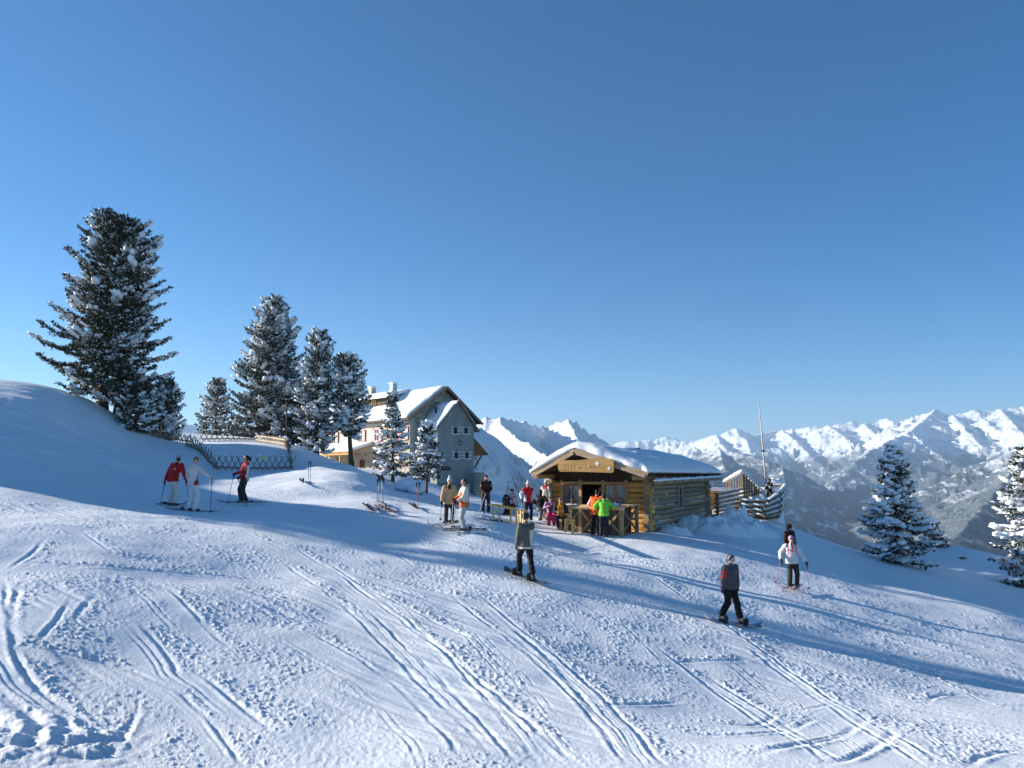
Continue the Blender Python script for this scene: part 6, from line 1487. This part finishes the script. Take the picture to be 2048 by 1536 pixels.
    # 8 red and white jacket
    p = stand(1056, 1042); q = person(p, math.radians(18), hgt(p, 966), 'skier in bright red jacket with white sleeves and white hat holding poles', (.56, .015, .025), (.022, .026, .040), (WHT,), hat_kind='bobble',
        jfn=lambda x, y, z: np.where((((np.abs(x) > .20) & (z < 1.34)) | ((np.abs(x) > .12) & (z < 1.16))), 1, 0), jacket2=[(.64, .64, .66)], hands=((-.34, -.12, .98), (.42, -.04, .92)), feet=((-.14, 0, 0), (.14, 0, 0)), glasses=True, gloves=BLK, boots=BLK, hair=((.05, .03, .02), 'short'), long_jacket=.03)
    gr = sorted(q['grips'], key=lambda v: v.x)
    gpole(gr[0], 1040, 1040, (.50, .50, .55), 'upright pole by the bright red jacket next to the bench'); gpole(gr[1], 1066, 1048, (.45, .45, .46), 'slanting pole on the hut side of the bright red jacket')
    # 9 dark haired figure, grey trousers, sitting behind
    c = stand(1082, 1046); c = c + Vector((0, .5, 0)); c.z = gz(c.x, c.y)
    person(c, math.radians(150), 1.75, 'dark haired person in black jacket and grey trousers sitting with back turned', BLK, (.20, .19, .17), None, hands=((-.25, -.2, .75), (.25, -.2, .75)), feet=((-.15, -.35, 0), (.18, -.3, 0)), hip=.55, hair=((.015, .012, .012), 'long'), gloves=BLK, jacket_w=1.05, trousers_w=1.25)
    # 10 cream suit, red collar, standing
    p = stand(1094, 1044); p = p + Vector((0, .9, 0)); p.z = gz(p.x, p.y)
    person(p, math.radians(140), hgt(p, 963), 'person in cream snow suit with red collar and white bobble hat, back turned', (.50, .46, .38), (.38, .35, .28), (WHT,), hat_kind='bobble', jfn=lambda x, y, z: np.where((z > 1.38) & (np.abs(x) < .13), 1, 0), jacket2=[(.40, .02, .05)], hands=((-.30, .02, .85), (.30, .02, .85)), glasses=True, jacket_w=1.15, trousers_w=1.1, gloves=(.5, .47, .4), long_jacket=.1, boots=(.5, .47, .4))
    # 11 pink trousers
    c = stand(1101, 1052); person(c, math.radians(5), 1.52, 'seated skier in pink trousers and lilac jacket drinking beside the orange jacket', (.42, .24, .38), (.52, .02, .14), ((.20, .14, .08), ), jfn=lambda x, y, z: np.where((np.abs(x) < .10) & (y < 0) & (z < 1.05), 1, 0), jacket2=[(.10, .08, .12)], hands=((-.16, -.30, .92), (.05, -.16, 1.02)), feet=((-.13, -.30, 0), (.13, -.26, 0)), hip=.56, hair=((.06, .035, .02), 'short'), glasses=True, gloves=(.5, .3, .4), boots=BLK, female=True, trousers_w=1.1)
    # 12 orange jacket black sleeves seated
    a_ = solve(lambda a: FH(a, -2.95, .5), 1121, 0, 6); c = FH(a_, -2.95, 0); c.z = gz(c.x, c.y); person(c, math.radians(-5), 1.62, 'seated skier in amber jacket with black sleeves at the hut counter end', (.62, .24, .02), BLK, ((.05, .04, .06), (.35, .30, .30)), jfn=lambda x, y, z: np.where((np.abs(x) > .15) | (y > .05), 1, 0), jacket2=[BLK], hands=((-.14, -.32, .74), (.16, -.30, .76)), feet=((-.10, -.42, 0), (.16, -.34, 0)), hip=.52, glasses=True, gloves=(.45, .25, .2), boots=(.30, .03, .04), jacket_w=1.06)
    # 13 orange at the counter
    a_ = solve(lambda a: FH(a, -3.15, .9), 1190, -1, 5); p = FH(a_, -3.12, 0); p.z = gz(p.x, p.y); person(p, math.radians(150), hgt(p, 982), 'guest in bright orange jacket and black trousers leaning on the counter', (.75, .12, .02), (.015, .014, .016), None, jfn=lambda x, y, z: np.where((np.abs(x) > .24) & (z > 1.1), 1, 0), jacket2=[(.70, .45, .38)], hands=((-.25, -.34, 1.02), (.25, -.40, 1.10)), lean=(0, -.16), hip=.92, hair=((.02, .015, .012), 'short'), gloves=BLK, boots=BLK, jacket_w=1.08, long_jacket=.05)
    # 14 lime at the counter
    a_ = solve(lambda a: FH(a, -3.3, .9), 1208, -1, 5); p = FH(a_, -3.3, 0); p.z = gz(p.x, p.y); person(p, math.radians(172), hgt(p, 990), 'guest in lime green jacket and navy trousers with back turned at the counter', (.20, .60, .06), (.018, .020, .040), None, hands=((-.36, -.30, 1.16), (.32, -.28, 1.12)), lean=(0, -.10), hair=((.025, .018, .015), 'short'), gloves=BLK, boots=BLK, jacket_w=1.15, jfn=lambda x, y, z: np.where((np.abs(x) > .22) & (y < -.22), 1, 0), jacket2=[(.10, .38, .03)])
    # 15 server inside
    c = FH(2.55, 0.9, 0.2); person(c, math.radians(-28), 1.72, 'server with a dark top standing inside the hatch of the log hut', (.03, .02, .025), BLK, None, hands=((-.2, -.3, 1.05), (.2, -.3, 1.05)), hair=((.05, .03, .02), 'long'), gloves=SKIN)
    c = FH(2.2, 1.5, 0.2); person(c, math.radians(-28), 1.66, 'person in crimson top further back inside the hatch of the log hut', (.40, .02, .06), BLK, None, hands=((-.2, -.1, .85), (.2, -.1, .85)), hair=((.30, .18, .07), 'long'), gloves=SKIN)
    # 16 snowboarder in grey and white
    p = stand(1052, 1160); n = ground_normal(p)
    q = person(p + Vector((0, 0, .06)), math.radians(205), hgt(p, 1036), 'snowboarder in grey and white patched jacket with black helmet, seen from behind', (.13, .125, .105), (.016, .015, .017), ((.02, .02, .022),), hat_kind='helmet',
        jfn=lambda x, y, z: np.where((x < -.05) & (z > .86) & (z < 1.30), 1, np.where(z < .84, 1, 0)), jacket2=[(.62, .59, .52)], hands=((-.16, -.14, .82), (.28, -.05, .84)), feet=board_feet(1009, 1146, 1090, 1178, math.radians(205)), hip=.92, lean=(-.03, -.06), headyaw=.4, headpitch=.25, goggles=True, gloves=BLK, boots=(.05, .04, .04), jacket_w=1.16, long_jacket=.06, trousers_w=1.08)
    board(1009, 1146, 1090, 1178, (.14, .16, .15), 'snowboard with dark green grey top under the snowboarder in patched jacket')
    # 17 snowboarder in charcoal
    p = stand(1462, 1247)
    q = person(p + Vector((0, 0, .06)), math.radians(28), hgt(p, 1117), 'snowboarder in charcoal jacket with red arm patch and striped helmet looking uphill', (.085, .078, .085), (.015, .014, .015), ((.42, .40, .36), (.05, .045, .05)), hat_kind='helmet',
        jfn=lambda x, y, z: np.where((x < -.20) & (z > 1.12) & (z < 1.33) & (y < .02), 1, 0), jacket2=[(.45, .05, .05)], hands=((-.30, -.02, .78), (.34, .04, .80)), feet=board_feet(1417, 1246, 1512, 1259, math.radians(28)), hip=.90, lean=(.0, -.04), headyaw=-.8, headpitch=.05, goggles=True, gloves=(.05, .045, .05), boots=(.10, .085, .07), jacket_w=1.14, trousers_w=1.12)
    board(1417, 1246, 1512, 1259, (.36, .30, .36), 'snowboard with lilac grey top under the snowboarder in charcoal jacket')
    # 18 white jacket, red straps
    p = stand(1586, 1178); q = person(p, math.radians(-5), hgt(p, 1074), 'skier in white jacket with red straps and pink patterned hat, gliding towards the camera', (.72, .70, .68), (.04, .036, .034), ((.60, .25, .38), (.30, .25, .45)), hat_kind='beanie',
        jfn=lambda x, y, z: np.where((y < .02) & (((np.abs(np.abs(x) - .14) < .016) & (z > 1.12)) | ((np.abs(z - (1.24 + np.abs(x) * .3)) < .016) & (np.abs(x) < .17) & (z > 1.1)) | ((np.abs(x) < .03) & (z > 1.3))), 1, 0), jacket2=[(.55, .02, .04)], hands=((-.40, -.14, .98), (.42, -.16, .90)), feet=((-.12, -.06, 0), (.14, .04, 0)), hip=.90, glasses=True, gloves=(.02, .04, .05), boots=(.30, .26, .26), jacket_w=1.1, hair=((.04, .02, .02), 'short'))
    gr = sorted(q['grips'], key=lambda v: v.x)
    gpole(gr[0], 1550, 1166, (.70, .10, .14), 'red pole on the hut side of the skier with red straps', (.03, .03, .03)); gpole(gr[1], 1617, 1178, (.70, .10, .14), 'red pole on the valley side of the skier with red straps', (.03, .03, .03))
    skis_for(q, math.radians(-35), 'skier with red straps', (.50, .25, .26), 1.5, .06)
    # 19 dark fur hat behind
    p = stand(1581, 1132); person(p, math.radians(20), hgt(p, 1052), 'person in black fur hat and dark coat hidden behind the skier with red straps', (.030, .022, .022), BLK, ((.018, .010, .010),), hat_kind='fur', gloves=BLK, jacket_w=1.15, hair=((.02, .012, .01), 'long'), jfn=lambda x, y, z: np.where((x > .0) & (z < 1.28) & (y < 0), 1, 0), jacket2=[(.10, .085, .09)])
    # 20 on the terrace
    p = P(1541, 1012, 45.9); person(p, math.radians(-60), hgt(p, 959), 'person in black jacket with white chest stripe standing by the flagpole', BLK, (.05, .05, .055), (BLK,), jfn=lambda x, y, z: np.where((y < .0) & (np.abs(z - 1.28 + x * .5) < .02), 1, 0), jacket2=[WHT], hands=((-.1, -.32, 1.05), (.15, -.34, 1.0)), gloves=(.35, .12, .10), hair=((.02, .015, .012), 'short'))
def board_feet(px0, py0, px1, py1, rz, sp=.28):
    a = hit(px0, py0); b = hit(px1, py1); u = (b - a).normalized(); M = Matrix.Rotation(-rz, 3, 'Z'); u = M @ u
    f = [(-u.x * sp, -u.y * sp, -u.z * sp), (u.x * sp, u.y * sp, u.z * sp)]
    f.sort(key=lambda q: q[0]); return tuple(f)
def board(px0, py0, px1, py1, col, label):
    a = hit(px0, py0); b = hit(px1, py1); c = (a + b) / 2; c.z = max(gz(c.x, c.y), c.z); d = (b - a); L = 1.56; u = d.normalized(); n = ground_normal(c); w = u.cross(n).normalized(); n = w.cross(u).normalized()
    m = MB(); k = 22; vs = []; fs = []
    for i in range(k + 1):
        t = i / k; x = (t - .5) * L; e = abs(t - .5) * 2; hw = .125 + .02 * e * e
        if e > .84: hw *= math.sqrt(max(0.02, 1 - ((e - .84) / .16) ** 2))
        z = .10 * max(0, (e - .80) / .20) ** 1.7
        for sw in (-1, 1): vs += [c + u * x + w * sw * hw + n * (z + .075), c + u * x + w * sw * hw + n * (z + .09)]
    for i in range(k):
        q = i * 4; fs += [(q, q + 4, q + 6, q + 2), (q + 1, q + 3, q + 7, q + 5), (q, q + 1, q + 5, q + 4), (q + 2, q + 6, q + 7, q + 3)]
    fs += [(0, 2, 3, 1), (k * 4, k * 4 + 1, k * 4 + 3, k * 4 + 2)]
    m.add(vs, fs); o = m.build('snowboard', cloth(col, .3)); tag(o, label, 'snowboard')
    for s_ in (-.26, .26):
        b_ = MB(); p = c + u * s_ * 1.05 + n * .10; b_.bar(p - w * .13, p + w * .13, .13, .03, n); b_.bar(p + w * .11 + n * .0, p + w * .16 + n * .16, .14, .025, u); b_.build('binding', M_BLACKI, o)
people()

# ================================================================ BENCHES, PLANTED POLES, LYING SKIS
def bench(a, b, h, w, label, cat='bench', legs=(0.1, 0.9), group=None, name='bench'):
    r = empty(name, (0, 0, 0), 0, label, cat, group); a = Vector(a); b = Vector(b); u = (b - a).normalized(); nn = Vector((-u.y, u.x, 0)).normalized()
    A = a + Vector((0, 0, h)); B = b + Vector((0, 0, h)); m = MB(); m.bar(A, B, w, .045); m.build('seat', M_PINEW, r)
    for t in legs:
        c = a.lerp(b, t)
        for sg in (-1, 1):
            f = c + nn * sg * w * .36; g = Vector((f.x, f.y, gz(f.x, f.y) - .03)); m = MB(); m.bar(g, A.lerp(B, t) + nn * sg * w * .34 - Vector((0, 0, .02)), .065, .045, u); m.build('leg', M_PINEW, r)
        m = MB(); c2 = A.lerp(B, t) - Vector((0, 0, h * .45)); m.bar(c2 - nn * w * .34, c2 + nn * w * .34, .05, .04); m.build('stretcher', M_PINEW, r)
    if cat == 'bench' and (b - a).length > 1: 
        m = MB(); snow_ridge(m, A + u * .05 + Vector((0, 0, .025)), A + u * 0.9 + Vector((0, 0, .025)), w * .8, .03, 4, 8); m.build('seat_snow', M_ICE, r)
    return r
bench(stand(985, 1038), stand(1032, 1044), .52, .34, 'long yellow pine bench with one end toward the brown clad skier', legs=(.14, .88))
bench(stand(1036, 1044), stand(1052, 1046), .52, .34, 'short yellow pine bench continuing the long one', legs=(.15, .85))
_sa = [FH(solve(lambda a: FH(a, -3.25, .2), q, 0, 6), -3.25, 0) for q in (1131, 1148)]
for q in _sa: q.z = gz(q.x, q.y)
bench(_sa[0], _sa[1], .50, .30, 'small empty yellow pine stool in front of the hut counter', cat='stool', name='stool')
# rucksack on a dark seat
c = stand(1013, 1032) + Vector((0, .9, 0)); c.z = gz(c.x, c.y)
r = empty('dark_table', c, 0, 'dark low table behind the yellow bench carrying the black rucksack', 'table')
m = MB(); m.box((0, 0, .46), (.9, .6, .05)); m.build('tabletop', M_DARKW, r)
for sx in (-.38, .38):
    for sy in (-.24, .24): m = MB(); m.box((sx, sy, .2), (.06, .06, .5)); m.build('leg', M_DARKW, r)
r = empty('rucksack', c + Vector((-.02, -.05, .49)), 0, 'big black rucksack standing upright on the dark table behind the bench', 'rucksack')
m = MB(); rings(m, [(Vector((0, 0, 0)), .20, .14), (Vector((0, 0, .2)), .21, .15), (Vector((0, .01, .42)), .18, .13), (Vector((0, .02, .54)), .12, .09), (Vector((0, .02, .58)), .05, .04)]); fuse(m, .02, 'bag', [cloth(BLK)], r, folds=.01)
m = MB(); m.box((0, -.14, .40), (.18, .02, .05)); m.build('logo_patch', cloth((.22, .22, .24)), r)
m = MB(); rings(m, [(Vector((0, -.14, .05)), .13, .05), (Vector((0, -.15, .15)), .14, .06), (Vector((0, -.14, .26)), .12, .04)]); m.build('front_pocket', cloth((.035, .035, .045)), r)
# ski poles planted in the snow
def planted(px, py_tip, py_top, dx, col, label, glove=None, gcol=BLK):
    t = hit(px, py_tip); top = P(px + dx, py_top, t.y); q = pole(top, t - Vector((0, 0, .05)), col, label, gcol, 'ski poles planted in the snow')
    return top
GL = 'gloves hung on planted poles'
tops = [planted(754, 1016, 962, 1, (.10, .14, .20), 'first pole of the planted cluster, on its outer side toward the mound'), planted(757, 1018, 957, 1, (.30, .34, .40), 'second pole of the planted cluster, with a glove on its grip'),
        planted(763, 1012, 956, 1, (.45, .47, .52), 'third pole of the planted cluster, pale with a glove on its grip'), planted(766, 1016, 960, 1, (.12, .16, .24), 'fourth pole of the planted cluster, on the house side')]
for k in (1, 2):
    g = MB(); t = tops[k]; g.ball(t + Vector((0, 0, -.02)), (.05, .05, .09), 8, 6)
    for q in range(4): g.tube([t + Vector(((q - 1.5) * .022, 0, .03)), t + Vector(((q - 1.5) * .03, 0, .11 + .01 * (q % 2)))], [.013, .011], 5)
    g.tube([t + Vector((.04, 0, -.02)), t + Vector((.08, 0, .04))], [.015, .012], 5); o = g.build('glove', cloth(BLK)); tag(o, ('black glove pulled over the second pole of the planted cluster', 'black glove pulled over the pale pole of the planted cluster')[k - 1], 'glove', GL)
planted(835, 1017, 968, -2, (.55, .12, .12), 'red topped pole planted alone with its twin beside it'); planted(836.5, 1017, 968, 2, (.06, .07, .09), 'dark pole crossing the red topped planted pole')
planted(617, 965, 926, 0, (.03, .05, .10), 'dark planted pole on the shaded slope, the one nearer the fence'); planted(621, 966, 925, 0, (.03, .05, .10), 'dark planted pole on the shaded slope, the one nearer the house')
planted(870, 985, 973, 0, (.02, .02, .03), 'stubby black pole grip sticking out of the snow beside the thin spruce trunk')
def lay(px, py, yaw, col, label, L=1.6): ski(hit(px, py), math.radians(yaw), L, col, label, group='skis lying in the snow')
lay(735, 1018, 25, (.07, .06, .08), 'upper dark ski lying beside the planted pole cluster'); lay(742, 1020, 22, (.07, .06, .08), 'lower dark ski lying beside the planted pole cluster')
lay(768, 1012, 30, (.10, .09, .10), 'grey ski lying right behind the planted pole cluster'); lay(768, 1022, 38, (.14, .02, .03), 'dark red ski in front of the planted pole cluster'); lay(775, 1021, 35, (.16, .02, .03), 'second dark red ski in front of the planted pole cluster')
lay(826, 1016, 20, (.06, .07, .07), 'dark ski lying left of the red topped pole'); lay(831, 1017, 16, (.10, .11, .11), 'grey ski lying at the foot of the red topped pole')
lay(602, 964, 18, (.03, .03, .05), 'dark ski lying in the shade beside the twin planted poles'); lay(607, 965, 15, (.03, .03, .05), 'nearer dark ski lying in the shade beside the twin planted poles')
lay(983, 1045, -58, (.14, .14, .15), 'dark ski lying loose before the yellow bench'); lay(991, 1046, -64, (.45, .43, .46), 'pale ski lying loose before the yellow bench')
